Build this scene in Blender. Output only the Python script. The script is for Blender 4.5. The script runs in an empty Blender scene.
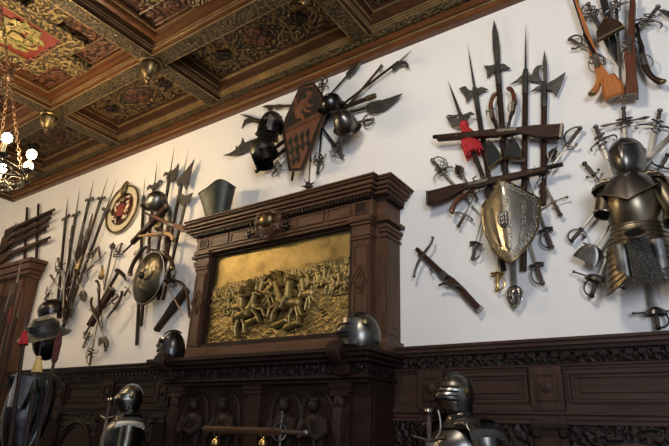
import bpy, bmesh, math, random
import numpy as np
from mathutils import Vector, Matrix
random.seed(4)
C = bpy.context.scene.collection
PI = math.pi
# ---------------------------------------------------------------- camera
FPX = 539.0; PX, PY = 334.5, 223.0; EYE = 1.6; WALL = 4.0
_dY = Vector((400, 227, FPX)).normalized()
_dX = Vector((827.5, -179, -FPX)); _dX = (_dX - _dX.dot(_dY)*_dY).normalized()
_dZ = _dX.cross(_dY)
def _ray(x, y):
    c = Vector((x-PX, y-PY, FPX)); return Vector((_dX.dot(c), _dY.dot(c), _dZ.dot(c)))
def at(x, y, Y=WALL):
    """point of the vertical plane Y seen at pixel x, y of the photograph"""
    r = _ray(x, y); t = Y/r.y; return Vector((r.x*t, Y, EYE+r.z*t))
def atz(x, y, Z):
    r = _ray(x, y); t = (Z-EYE)/r.z; return Vector((r.x*t, r.y*t, Z))
cam_d = bpy.data.cameras.new('camera'); cam = bpy.data.objects.new('camera', cam_d); C.objects.link(cam)
cam_d.sensor_width = 36; cam_d.lens = FPX/669*36; cam_d.clip_start = .05; cam_d.clip_end = 100
_r = Vector((_dX.x, _dY.x, _dZ.x)); _u = -Vector((_dX.y, _dY.y, _dZ.y)); _b = -Vector((_dX.z, _dY.z, _dZ.z))
cam.matrix_world = Matrix(((_r.x, _u.x, _b.x, 0), (_r.y, _u.y, _b.y, 0), (_r.z, _u.z, _b.z, EYE), (0, 0, 0, 1)))
bpy.context.scene.camera = cam
# ---------------------------------------------------------------- mesh builder
def V(*a): return Vector(a)
class MB:
    def __init__(s): s.bm = bmesh.new()
    def ring_faces(s, rings, closed=True, cap0=True, cap1=True):
        bm = s.bm
        for a, b in zip(rings, rings[1:]):
            n = len(a)
            for i in range(n if closed else n-1):
                j = (i+1) % n
                try: bm.faces.new((a[i], a[j], b[j], b[i]))
                except ValueError: pass
        if cap0 and closed:
            try: bm.faces.new(list(reversed(rings[0])))
            except ValueError: pass
        if cap1 and closed:
            try: bm.faces.new(rings[-1])
            except ValueError: pass
        return s
    def tube(s, pts, r, n=7, flat=1.0, up=None):
        pts = [Vector(p) for p in pts]; m = len(pts)
        rs = r if isinstance(r, (list, tuple)) else [r]*m
        t = [(pts[min(i+1, m-1)]-pts[max(i-1, 0)]).normalized() for i in range(m)]
        a = Vector(up) if up is not None else (V(0, 1, 0) if abs(t[0].y) < .9 else V(1, 0, 0))
        rings = []
        for i in range(m):
            e1 = (a - a.dot(t[i])*t[i])
            if e1.length < 1e-6: e1 = t[i].orthogonal()
            e1.normalize(); e2 = t[i].cross(e1); a = e1
            rings.append([s.bm.verts.new(pts[i] + rs[i]*(math.cos(2*PI*k/n)*e1*flat + math.sin(2*PI*k/n)*e2)) for k in range(n)])
        return s.ring_faces(rings)
    def lathe(s, prof, n=20, M=None, sx=1, sy=1, a0=0, a1=2*PI):
        """prof: (radius, z) pairs about local z"""
        M = M or Matrix(); full = abs(a1-a0-2*PI) < 1e-6; k = n if full else n+1
        rings = [[s.bm.verts.new(M @ V(max(r, 1e-4)*sx*math.cos(a0+(a1-a0)*i/n), max(r, 1e-4)*sy*math.sin(a0+(a1-a0)*i/n), z)) for i in range(k)] for r, z in prof]
        return s.ring_faces(rings, closed=full)
    def box(s, c, d, M=None, bev=0):
        M = M or Matrix(); c = Vector(c); vs = []
        for x in (-1, 1):
            for y in (-1, 1):
                for z in (-1, 1): vs.append(s.bm.verts.new(M @ (c + V(x*d[0]/2, y*d[1]/2, z*d[2]/2))))
        fs = [s.bm.faces.new([vs[i] for i in q]) for q in ((0,1,3,2),(4,6,7,5),(0,4,5,1),(2,3,7,6),(0,2,6,4),(1,5,7,3))]
        if bev:
            es = list({e for f in fs for e in f.edges}); bmesh.ops.bevel(s.bm, geom=es, offset=bev, segments=1, affect='EDGES', clamp_overlap=True)
        return s
    def cube(s, x0, x1, y0, y1, z0, z1, bev=0): return s.box(((x0+x1)/2, (y0+y1)/2, (z0+z1)/2), (abs(x1-x0), abs(y1-y0), abs(z1-z0)), bev=bev)
    def prism(s, out, y0, y1, bev=0, M=None):
        """outline in x, z; front face at y0 (towards the room), back at y1"""
        M = M or Matrix()
        f = [s.bm.verts.new(M @ V(x, y0, z)) for x, z in out]; b = [s.bm.verts.new(M @ V(x, y1, z)) for x, z in out]
        n = len(out); ff = s.bm.faces.new(f); s.bm.faces.new(list(reversed(b)))
        for i in range(n): s.bm.faces.new((f[i], b[i], b[(i+1) % n], f[(i+1) % n]))
        if bev: bmesh.ops.bevel(s.bm, geom=list(ff.edges), offset=bev, segments=1, affect='EDGES', clamp_overlap=True)
        return s
    def ball(s, c, r, n=12, M=None):
        r = r if isinstance(r, (list, tuple)) else (r, r, r); M = M or Matrix()
        m = max(6, n//2+2)
        return s.lathe([(math.sin(PI*i/m), -math.cos(PI*i/m)) for i in range(m+1)], n, M @ Matrix.Translation(c) @ Matrix.Diagonal((*r, 1)))
    def grid(s, fn, nu, nv, cu=False):
        g = [[s.bm.verts.new(fn(i/nu, j/nv)) for i in range(nu if cu else nu+1)] for j in range(nv+1)]
        for a, b in zip(g, g[1:]):
            n = len(a)
            for i in range(n if cu else n-1):
                j = (i+1) % n; s.bm.faces.new((a[i], a[j], b[j], b[i]))
        return s
    def blade(s, z0, z1, w0, w1, t, tip=.12, off=V(0, 0, 0)):
        zt = z1 - tip; rows = [(z0, w0, t), (zt, w1, t*.8), (z1, .0008, .0008)]
        rings = [[s.bm.verts.new(off + V(x, y, z)) for x, y in ((-w/2, 0), (0, -h/2), (w/2, 0), (0, h/2))] for z, w, h in rows]
        return s.ring_faces(rings)
    def arc(s, c, r, a0, a1, e1, e2, th=.005, n=12, k=6):
        c, e1, e2 = Vector(c), Vector(e1), Vector(e2); rx, ry = r if isinstance(r, tuple) else (r, r)
        return s.tube([c + e1*rx*math.cos(a0+(a1-a0)*i/n) + e2*ry*math.sin(a0+(a1-a0)*i/n) for i in range(n+1)], th, k)
def bez(p, n=10):
    p = [Vector(q) for q in p]; out = []
    for i in range(n+1):
        t = i/n; q = list(p)
        while len(q) > 1: q = [a.lerp(b, t) for a, b in zip(q, q[1:])]
        out.append(q[0])
    return out
def smooth_path(pts, n=4):
    """catmull-rom through the points"""
    p = [Vector(q) for q in pts]; p = [2*p[0]-p[1]] + p + [2*p[-1]-p[-2]]; out = []
    for i in range(1, len(p)-2):
        for k in range(n):
            t = k/n; a, b, c, d = p[i-1:i+3]
            out.append(.5*((2*b) + (c-a)*t + (2*a-5*b+4*c-d)*t*t + (3*b-a-3*c+d)*t**3))
    return out + [p[-2]]
def obj(name, mb, m, parent=None, smooth=35, label=None, loc=None, rot=None):
    me = bpy.data.meshes.new(name); bmesh.ops.recalc_face_normals(mb.bm, faces=mb.bm.faces); mb.bm.to_mesh(me); mb.bm.free()
    if smooth:
        for p in me.polygons: p.use_smooth = True
        try: me.set_sharp_from_angle(angle=math.radians(smooth))
        except Exception: pass
    me.materials.append(m); o = bpy.data.objects.new(name, me); C.objects.link(o)
    if parent: o.parent = parent
    if label: o['label'] = label
    if loc is not None: o.location = loc
    if rot is not None: o.rotation_euler = rot
    return o
def tag(o, label, cat, group=None):
    o['label'] = label; o['category'] = cat
    if group: o['group'] = group
    return o
def thing(name, label, cat, loc=(0, 0, 0), rot=(0, 0, 0), group=None):
    o = bpy.data.objects.new(name, None); o.empty_display_size = .1; C.objects.link(o); o.location = loc; o.rotation_euler = rot
    return tag(o, label, cat, group)
def struct(name, mb, m, parent=None, smooth=35):
    o = obj(name, mb, m, parent, smooth)
    if not parent: o['kind'] = 'structure'
    return o
class Line:
    """a thing hung in the plane of the wall, its local z running from pixel A to pixel B, local y into the wall"""
    def __init__(s, A, B, off): 
        s.Y = WALL-off; s.a = at(*A, s.Y); b = at(*B, s.Y); d = b-s.a; s.L = d.length; s.th = math.atan2(d.x, d.z)
    def p(s, x, y):
        q = at(x, y, s.Y)-s.a; c, sn = math.cos(s.th), math.sin(s.th)
        return (q.x*c - q.z*sn, q.x*sn + q.z*c)
    def poly(s, pts): return [s.p(*q) for q in pts]
    def root(s, name, label, cat, group=None): return thing(name, label, cat, s.a, (0, s.th, 0), group)
# ---------------------------------------------------------------- materials
def _new(name):
    m = bpy.data.materials.new(name); m.use_nodes = True; nt = m.node_tree; b = nt.nodes['Principled BSDF']; return m, nt, b
def N(nt, t, **kw):
    n = nt.nodes.new(t)
    for k, v in kw.items():
        if k in n.inputs: n.inputs[k].default_value = v
        else: setattr(n, k, v)
    return n
def ramp(nt, fac, stops, interp='LINEAR'):
    r = nt.nodes.new('ShaderNodeValToRGB'); cr = r.color_ramp; cr.interpolation = interp
    while len(cr.elements) > 1: cr.elements.remove(cr.elements[-1])
    cr.elements[0].position = stops[0][0]; cr.elements[0].color = (*stops[0][1], 1)
    for p, c in stops[1:]: e = cr.elements.new(p); e.color = (*c, 1)
    nt.links.new(fac, r.inputs[0]); return r.outputs[0]
def coords(nt, scale=(1, 1, 1), rot=(0, 0, 0)):
    tc = nt.nodes.new('ShaderNodeTexCoord'); mp = nt.nodes.new('ShaderNodeMapping'); mp.inputs['Scale'].default_value = scale; mp.inputs['Rotation'].default_value = rot
    nt.links.new(tc.outputs['Object'], mp.inputs[0]); return mp.outputs[0]
def bump(nt, b, h, strength=.3, dist=.01):
    n = nt.nodes.new('ShaderNodeBump'); n.inputs['Strength'].default_value = strength; n.inputs['Distance'].default_value = dist
    nt.links.new(h, n.inputs['Height']); nt.links.new(n.outputs[0], b.inputs['Normal'])
def mat(name, c1, c2=None, rough=.5, metal=0, scale=6, stretch=(1, 1, 1), det=4, bmp=0, spec=.5, rvar=0):
    m, nt, b = _new(name); c2 = c2 or c1
    v = coords(nt, stretch); n = N(nt, 'ShaderNodeTexNoise', Scale=scale, Detail=det, Roughness=.6); nt.links.new(v, n.inputs['Vector'])
    nt.links.new(ramp(nt, n.outputs[0], [(.3, c1), (.7, c2)]), b.inputs['Base Color'])
    b.inputs['Roughness'].default_value = rough; b.inputs['Metallic'].default_value = metal; b.inputs['Specular IOR Level'].default_value = spec
    if rvar:
        k = N(nt, 'ShaderNodeMath', operation='MULTIPLY_ADD'); k.inputs[1].default_value = rvar; k.inputs[2].default_value = rough-rvar/2
        nt.links.new(n.outputs[0], k.inputs[0]); nt.links.new(k.outputs[0], b.inputs['Roughness'])
    if bmp: bump(nt, b, n.outputs[0], bmp)
    return m
def carved(name, dark, lo, hi, scale=5, freq=9, rough=.5, metal=.0, bmp=.8, line=.3, mirror=False, spec=.4):
    """vermicular scrolls: dark grooves between raised gilded bands"""
    m, nt, b = _new(name); v = coords(nt)
    if mirror:
        s = nt.nodes.new('ShaderNodeVectorMath'); s.operation = 'ABSOLUTE'; nt.links.new(v, s.inputs[0]); v = s.outputs[0]
    n = N(nt, 'ShaderNodeTexNoise', Scale=scale, Detail=.6, Roughness=.4); nt.links.new(v, n.inputs['Vector'])
    k = N(nt, 'ShaderNodeMath', operation='MULTIPLY'); k.inputs[1].default_value = freq*2*PI; nt.links.new(n.outputs[0], k.inputs[0])
    sn = N(nt, 'ShaderNodeMath', operation='SINE'); nt.links.new(k.outputs[0], sn.inputs[0])
    mr = N(nt, 'ShaderNodeMapRange'); mr.inputs[1].default_value = -1; mr.inputs[2].default_value = 1; nt.links.new(sn.outputs[0], mr.inputs[0])
    n2 = N(nt, 'ShaderNodeTexNoise', Scale=scale*7, Detail=3); nt.links.new(v, n2.inputs['Vector'])
    hi_c = ramp(nt, n2.outputs[0], [(.35, lo), (.65, hi)])
    mx = nt.nodes.new('ShaderNodeMixRGB'); mx.inputs[1].default_value = (*dark, 1); nt.links.new(hi_c, mx.inputs[2])
    f = ramp(nt, mr.outputs[0], [(line, (0, 0, 0)), (line+.18, (1, 1, 1))]); nt.links.new(f, mx.inputs[0]); nt.links.new(mx.outputs[0], b.inputs['Base Color'])
    b.inputs['Roughness'].default_value = rough; b.inputs['Metallic'].default_value = metal; b.inputs['Specular IOR Level'].default_value = spec
    bump(nt, b, mr.outputs[0], bmp, .02); return m
def wood(name, c1, c2, rough=.45, scale=3, axis='x', spec=.5):
    st = {'x': (1, 9, 9), 'z': (9, 9, 1), 'y': (9, 1, 9)}[axis]
    return mat(name, c1, c2, rough, 0, scale, st, 6, .12, spec)
def emis(name, c, s):
    m, nt, b = _new(name); b.inputs['Base Color'].default_value = (*c, 1); b.inputs['Emission Color'].default_value = (*c, 1); b.inputs['Emission Strength'].default_value = s; return m
M = {}
M['plaster'] = mat('plaster', (.74, .71, .665), (.77, .745, .70), .9, 0, 1.2, bmp=.03, spec=.1)
M['floor'] = wood('floor_wood', (.05, .025, .012), (.09, .045, .02), .4)
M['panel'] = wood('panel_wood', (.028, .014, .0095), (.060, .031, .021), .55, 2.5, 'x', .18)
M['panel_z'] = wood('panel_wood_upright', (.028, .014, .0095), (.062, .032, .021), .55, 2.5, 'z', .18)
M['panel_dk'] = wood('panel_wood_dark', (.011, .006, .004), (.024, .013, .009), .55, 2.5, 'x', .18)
M['carve_dk'] = carved('carved_dark_wood', (.007, .004, .003), (.014, .008, .006), (.024, .015, .011), 16, 3, .5, 0, .8, .3, spec=.25)
M['mantel'] = wood('mantel_wood', (.050, .023, .012), (.115, .054, .027), .5, 2.5, 'x', .3)
M['mantel_z'] = wood('mantel_wood_upright', (.044, .020, .011), (.100, .046, .023), .5, 2.5, 'z', .3)
M['mantel_dk'] = wood('mantel_wood_dark', (.014, .0065, .0045), (.030, .014, .009), .55, 2.5, 'x', .18)
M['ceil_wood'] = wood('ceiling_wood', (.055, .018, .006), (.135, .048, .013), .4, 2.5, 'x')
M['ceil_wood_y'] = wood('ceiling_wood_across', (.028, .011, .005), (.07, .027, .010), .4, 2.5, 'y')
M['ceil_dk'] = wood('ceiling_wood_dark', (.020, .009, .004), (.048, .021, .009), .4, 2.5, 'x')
M['ceil_red'] = carved('ceiling_carved_russet', (.028, .010, .006), (.065, .020, .010), (.15, .065, .03), 11, 3, .5, 0, .6, .45)
M['ceil_gold'] = carved('ceiling_carved_gold', (.035, .022, .010), (.15, .105, .036), (.33, .24, .095), 14, 3, .4, .3, 1.2, .3)
M['arabesque'] = carved('ceiling_arabesque', (.014, .009, .006), (.085, .050, .018), (.16, .10, .040), 9.5, 4.2, .5, .1, .9, .22, True)
M['frieze_gold'] = carved('ceiling_frieze_gold', (.026, .016, .006), (.052, .034, .012), (.10, .068, .025), 30, 2, .45, .15, .6, .3)
M['gilt'] = mat('gilt_line', (.26, .17, .075), (.42, .30, .15), .3, .5, 8)
M['red_paint'] = mat('red_paint', (.105, .011, .007), (.19, .020, .010), .6, 0, 7)
M['cream_paint'] = mat('cream_paint', (.40, .32, .14), (.54, .44, .21), .5, 0, 9)
M['gold_paint'] = mat('gold_paint', (.20, .155, .05), (.36, .28, .105), .45, .2, 14)
M['olive_paint'] = mat('olive_paint', (.10, .095, .028), (.26, .22, .07), .5, 0, 12)
M['black_paint_and_hollow'] = mat('black_paint_and_hollow', (.010, .009, .008), None, .9, spec=.05)  # real black paint, and the inner dark of slits and openings
M['shield_dk'] = mat('dark_shield_steel', (.065, .056, .040), (.15, .13, .095), .34, .95, 6, bmp=.05, rvar=.15)
M['steel'] = mat('dark_steel', (.10, .095, .085), (.22, .21, .19), .34, 1, 9, bmp=.06, rvar=.2)
M['steel_lt'] = mat('polished_steel', (.30, .28, .25), (.50, .48, .44), .28, 1, 8, bmp=.04, rvar=.2)
M['steel_bk'] = mat('blackened_steel', (.03, .03, .032), (.085, .08, .078), .3, 1, 9, bmp=.05, rvar=.2)
M['steel_gold'] = mat('tarnished_steel', (.15, .12, .078), (.29, .24, .165), .36, 1, 5, bmp=.05, rvar=.2)
M['steel_blue'] = mat('burnished_steel', (.19, .18, .168), (.37, .35, .33), .3, 1, 6, bmp=.05, rvar=.15)
M['blade'] = mat('blade_steel', (.16, .15, .135), (.30, .285, .26), .42, .85, 12)
M['blade_dk'] = mat('halberd_steel', (.052, .050, .045), (.115, .108, .095), .5, .75, 14, bmp=.05)
M['hilt'] = mat('hilt_iron', (.075, .065, .055), (.18, .16, .135), .4, .9, 20)
M['grip'] = mat('leather_grip', (.03, .018, .013), (.075, .04, .025), .6, 0, 40, bmp=.2)
M['brass'] = mat('brass', (.42, .27, .08), (.65, .46, .18), .32, 1, 12)
M['brass_dk'] = mat('aged_brass', (.10, .072, .035), (.22, .16, .075), .38, .9, 14)
M['shaft'] = wood('pole_wood_dark', (.012, .007, .005), (.032, .018, .011), .55, 4, 'z', .18)
M['shaft_br'] = wood('pole_wood_brown', (.032, .015, .008), (.070, .033, .016), .55, 4, 'z', .18)
M['stock'] = wood('gun_stock_dark', (.016, .0075, .0045), (.046, .020, .010), .55, 5, 'z', .15)
M['stock_red'] = wood('gun_stock_russet', (.055, .016, .009), (.14, .044, .018), .42, 5, 'z', .25)
M['stock_or'] = wood('gun_stock_orange', (.26, .075, .018), (.46, .16, .04), .3, 4, 'z')
M['stock_pale'] = wood('gun_stock_pale', (.30, .17, .07), (.45, .28, .13), .35, 5, 'z')
M['red_cloth'] = mat('red_tassel_cloth', (.30, .008, .012), (.50, .02, .025), .8, 0, 30, (1, 1, .15), bmp=.6)
M['yellow_cloth'] = mat('yellow_tassel_cloth', (.42, .27, .08), (.6, .42, .15), .8, 0, 30, (1, 1, .15), bmp=.6)
M['velvet_red'] = mat('dark_red_velvet', (.05, .006, .006), (.10, .010, .010), .8, 0, 20)
M['black_leather'] = mat('black_leather', (.009, .009, .009), (.022, .021, .020), .65, 0, 18, bmp=.1, spec=.2)
M['mail'] = carved('chain_mail', (.05, .048, .044), (.10, .095, .086), (.15, .142, .13), 110, 2, .65, .5, .8, .3)
M['steel_mt'] = mat('dull_steel', (.036, .039, .035), (.075, .077, .068), .5, .8, 7, bmp=.05)
M['border'] = mat('cream_border_paint', (.50, .42, .28), (.62, .54, .38), .5, 0, 12)
M['bulb'] = emis('bulb_glow', (1, .82, .50), 30)
M['candle'] = mat('candle_sleeve', (.62, .50, .27), (.70, .58, .33), .6)
M['bronze'] = mat('gilded_bronze', (.30, .185, .045), (.56, .37, .11), .36, .92, 9, bmp=.08)
M['chain'] = mat('chain_iron', (.08, .048, .030), (.20, .115, .065), .45, .7, 20)
def etched():
    m = carved('etched_steel', (.13, .115, .085), (.20, .178, .137), (.25, .222, .175), 55, 2.5, .42, .95, .2, .2); return m
M['etched'] = etched()
M['steel_shield'] = mat('shield_steel', (.30, .265, .20), (.46, .415, .33), .30, 1, 5, bmp=.03, rvar=.12)
LP = dict(chand=37, win=280, second=155, far=108, world=.13, exp=.22)
# ================================================================ the room
XL, XR = -9.93, 2.2; ZB = 5.45
struct('floor', MB().cube(XL, 4.5, -4.5, 4.0, -.1, 0), M['floor'])
struct('wall_back', MB().cube(XL-.2, 4.5, 4.0, 4.2, 0, 6), M['plaster'])
struct('wall_left', MB().cube(XL-.2, XL, -4.5, 4.0, 0, 6), M['plaster'])
ceil = struct('ceiling', MB().cube(XL, 4.5, -4.5, 4.0, 5.76, 5.9), M['ceil_dk'])
BX = [-8.8, -6.75, -4.67, -2.45, -.25, 1.9]; BY = [2.92, .8]
def bar(mb, ax, c, h, z0, z1, a0, a1):
    if ax == 'x': mb.cube(a0, a1, c-h, c+h, z0, z1)
    else: mb.cube(c-h, c+h, a0, a1, z0, z1)
def ceiling_beam(ax, c, a0, a1, dz=0.0):
    b = MB(); bar(b, ax, c, .115, ZB+.03+dz, ZB+.10, a0, a1); bar(b, ax, c, .15, ZB+.10, ZB+.20, a0, a1); bar(b, ax, c, .185, ZB+.20, ZB+.30, a0, a1)
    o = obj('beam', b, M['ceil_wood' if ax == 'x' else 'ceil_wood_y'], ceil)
    b = MB(); bar(b, ax, c, .085, ZB+dz, ZB+.03+dz, a0, a1); obj('carved_soffit', b, M['frieze_gold'], o)
    b = MB()
    for h, z in ((.092, ZB+.004+dz), (.122, ZB+.055), (.128, ZB+.085), (.157, ZB+.125), (.192, ZB+.21)):
        for s in (-1, 1): bar(b, ax, c+s*h, .006, z, z+.010, a0, a1)
    obj('gilt_fillet', b, M['gilt'], o)
for y in BY: ceiling_beam('x', y, XL, XR)
for x in BX: ceiling_beam('y', x, -.3, 3.86, .002)
# cornice along the two walls
def cornice(rows, name, m, axis):
    b = MB()
    for d, z0, z1 in rows:
        if axis == 'x': b.cube(XL, XR, 4-d, 4.0, z0, z1)
        else: b.cube(XL, XL+d, -1, 4.0, z0, z1)
    return obj(name, b, m, ceil)
for axis in 'xy':
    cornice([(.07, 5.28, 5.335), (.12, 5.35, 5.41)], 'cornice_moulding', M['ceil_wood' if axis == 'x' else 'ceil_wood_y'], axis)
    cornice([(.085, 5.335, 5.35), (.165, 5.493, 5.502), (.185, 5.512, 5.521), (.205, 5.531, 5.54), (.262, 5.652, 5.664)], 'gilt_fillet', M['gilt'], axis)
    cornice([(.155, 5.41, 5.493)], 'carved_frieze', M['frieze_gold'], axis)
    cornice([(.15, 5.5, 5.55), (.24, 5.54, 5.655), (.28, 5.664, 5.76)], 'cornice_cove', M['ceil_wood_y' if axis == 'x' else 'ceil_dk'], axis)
# coffers
EDGE = [XL]+BX
for i in range(len(EDGE)-1):
    x0, x1 = EDGE[i]+.19, EDGE[i+1]-.19; cx = (x0+x1)/2
    h = (x1-x0)/2
    # narrow row by the wall: carved arabesque field with a medallion
    b = MB().box((0, 0, .02), (2*h, .68, .04)); p = obj('arabesque_panel', b, M['arabesque'], ceil, loc=(cx, 3.43, 5.69))
    b = MB()
    for s in (-1, 1): b.cube(-h, h, s*.30-.006, s*.30+.006, -.012, .0)
    for s in (-1, 1): b.cube(s*(h-.03)-.006, s*(h-.03)+.006, -.3, .3, -.012, .0)
    obj('panel_fillet', b, M['ceil_wood'], p)
    if h > .5:
        b = MB().lathe([(.001, -.022), (.10, -.02), (.125, -.012), (.14, .0)], 24, sx=1.25); obj('medallion', b, M['ceil_red'], p, label='russet oval medallion')
        for s in (-1, 1):
            b = MB().prism([(-.12, 0), (0, .1), (.12, 0), (0, -.1)], 0, .012, .004, Matrix.Translation((s*.55, 0, -.012)) @ Matrix.Rotation(-PI/2, 4, 'X')); obj('lozenge', b, M['carve_dk'], p)
    # square coffer of the second row
    if h < .5: continue
    p = obj('square_coffer', MB().box((0, 0, .01), (2*h, 1.78, .02)), M['ceil_red'], ceil, loc=(cx, 1.875, 5.64))
    def ring(mb, a, c, z0, z1):
        for s in (-1, 1): mb.cube(-c, c, s*a, s*c, z0, z1); mb.cube(s*a, s*c, -a, a, z0, z1)
        return mb
    obj('coffer_frame', ring(ring(MB(), .84, .90, -.09, 0), .80, .86, -.05, 0), M['ceil_wood'], p)
    obj('gilt_fillet', ring(ring(MB(), .795, .803, -.058, -.04), .345, .356, -.085, -.06), M['gilt'], p)
    b = ring(MB(), .36, .53, -.075, 0)
    for s in (-1, 1): b.cube(-.16, .16, s*.53, s*.80, -.07, 0); b.cube(s*.53, s*.80, -.16, .16, -.07, 0)
    obj('scroll_carving', b, M['ceil_gold'], p, label='gilded scrolling cross band')
    b = MB()
    for sx in (-1, 1):
        for sy in (-1, 1): b.tube([(sx*.2, sy*.57, -.012), (sx*.77, sy*.57, -.012), (sx*.77, sy*.77, -.012), (sx*.2, sy*.77, -.012), (sx*.2, sy*.57, -.012)], .012, 5)
    obj('corner_frame', b, M['ceil_wood'], p)
    q = obj('painted_panel', MB().box((0, 0, -.035), (.70, .70, .03)), M['red_paint'], p, label='red painted panel with a crest, foliage and ribbon')
    if i == 2:
        def leafs(mb, n, r0, r1, seed):
            rr = random.Random(seed)
            for k in range(n):
                a = 2*PI*k/n + rr.uniform(-.15, .15); r = rr.uniform(r0, r1); c = V(r*math.cos(a), r*math.sin(a)*.9, -.055)
                d = a + rr.choice((-1, 1))*rr.uniform(.6, 1.3); e = V(math.cos(d), math.sin(d), 0)
                mb.tube([c-e*.06, c-e*.025+V(0, 0, -.008), c+e*.02+V(0, 0, -.010), c+e*.065], [.005, .026, .022, .002], 6, flat=.35, up=(0, 0, 1))
            return mb
        obj('foliage', leafs(MB(), 46, .12, .29, 3), M['olive_paint'], q)
        obj('flower', leafs(MB(), 26, .08, .27, 8), M['gold_paint'], q)
        b = MB().prism([(-.05, .06), (.05, .06), (.053, -.02), (.03, -.065), (0, -.08), (-.03, -.065), (-.053, -.02)], 0, .02, .005, Matrix.Translation((0, 0, -.075)) @ Matrix.Rotation(-PI/2, 4, 'X') @ Matrix.Diagonal((1, 1, -1, 1)))
        obj('crest', b, M['gold_paint'], q)
        b = MB().lathe([(.001, .08), (.035, .07), (.05, .045), (.052, .0)], 12, Matrix.Translation((0, .10, -.085)) @ Matrix.Rotation(-PI/2, 4, 'X'), sy=.5); obj('crest_helmet', b, M['gold_paint'], q)
        # ribbon scroll in two lengths with dark lettering strokes
        b = MB(); ink = MB()
        for s in (-1, 1):
            pts = [V(s*(.055+.19*t), -.125+.055*math.sin(t*3.0)-.0*s, -.088) for t in [k/8 for k in range(9)]]
            for p0, p1 in zip(pts, pts[1:]):
                d = (p1-p0).normalized(); n_ = V(-d.y, d.x, 0)*.028; vs = [b.bm.verts.new(w) for w in (p0-n_, p1-n_, p1+n_, p0+n_)]; b.bm.faces.new(vs)
            for k in range(1, 8):
                w = pts[k]; ink.box(w+V(0, 0, -.002), (.007, .034, .003))
                if k % 2: ink.box(w+V(.009, .012*(1 if k % 4 == 1 else -1), -.002), (.016, .006, .003))
        obj('ribbon', b, M['cream_paint'], q); obj('ribbon_lettering', ink, M['black_paint_and_hollow'], q)
# turned pendants under the beam crossings
for k, x in enumerate((-6.80, -4.68, -2.47)):
    nm = ['far turned brass-coloured ceiling pendant, nearest the chandelier bulbs', 'turned brass-coloured ceiling pendant above the painted roundel, second along the beam from the chandelier', 'turned ceiling pendant at the top edge, mostly hidden by a beam'][k]
    t = thing('ceiling_pendant', nm, 'ceiling pendant', (x, 2.90, ZB), group='pendants under the ceiling beam crossings')
    obj('collar', MB().lathe([(.13, .02), (.13, -.012), (.115, -.03), (.085, -.035)], 20), M['brass_dk'], t)
    obj('drop', MB().lathe([(.085, -.03), (.112, -.055), (.108, -.09), (.078, -.16), (.045, -.195), (.05, -.205), (.03, -.215), (.022, -.235), (.028, -.25), (.012, -.268), (.002, -.275)], 20), M['brass_dk'], t)
    b = MB()
    for j in range(8): a = 2*PI*j/8; b.tube([(.108*math.cos(a), .108*math.sin(a), -.05), (.104*math.cos(a), .104*math.sin(a), -.09), (.072*math.cos(a), .072*math.sin(a), -.15), (.046*math.cos(a), .046*math.sin(a), -.18)], .010, 5)
    obj('leaf_rib', b, M['brass_dk'], t)
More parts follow.
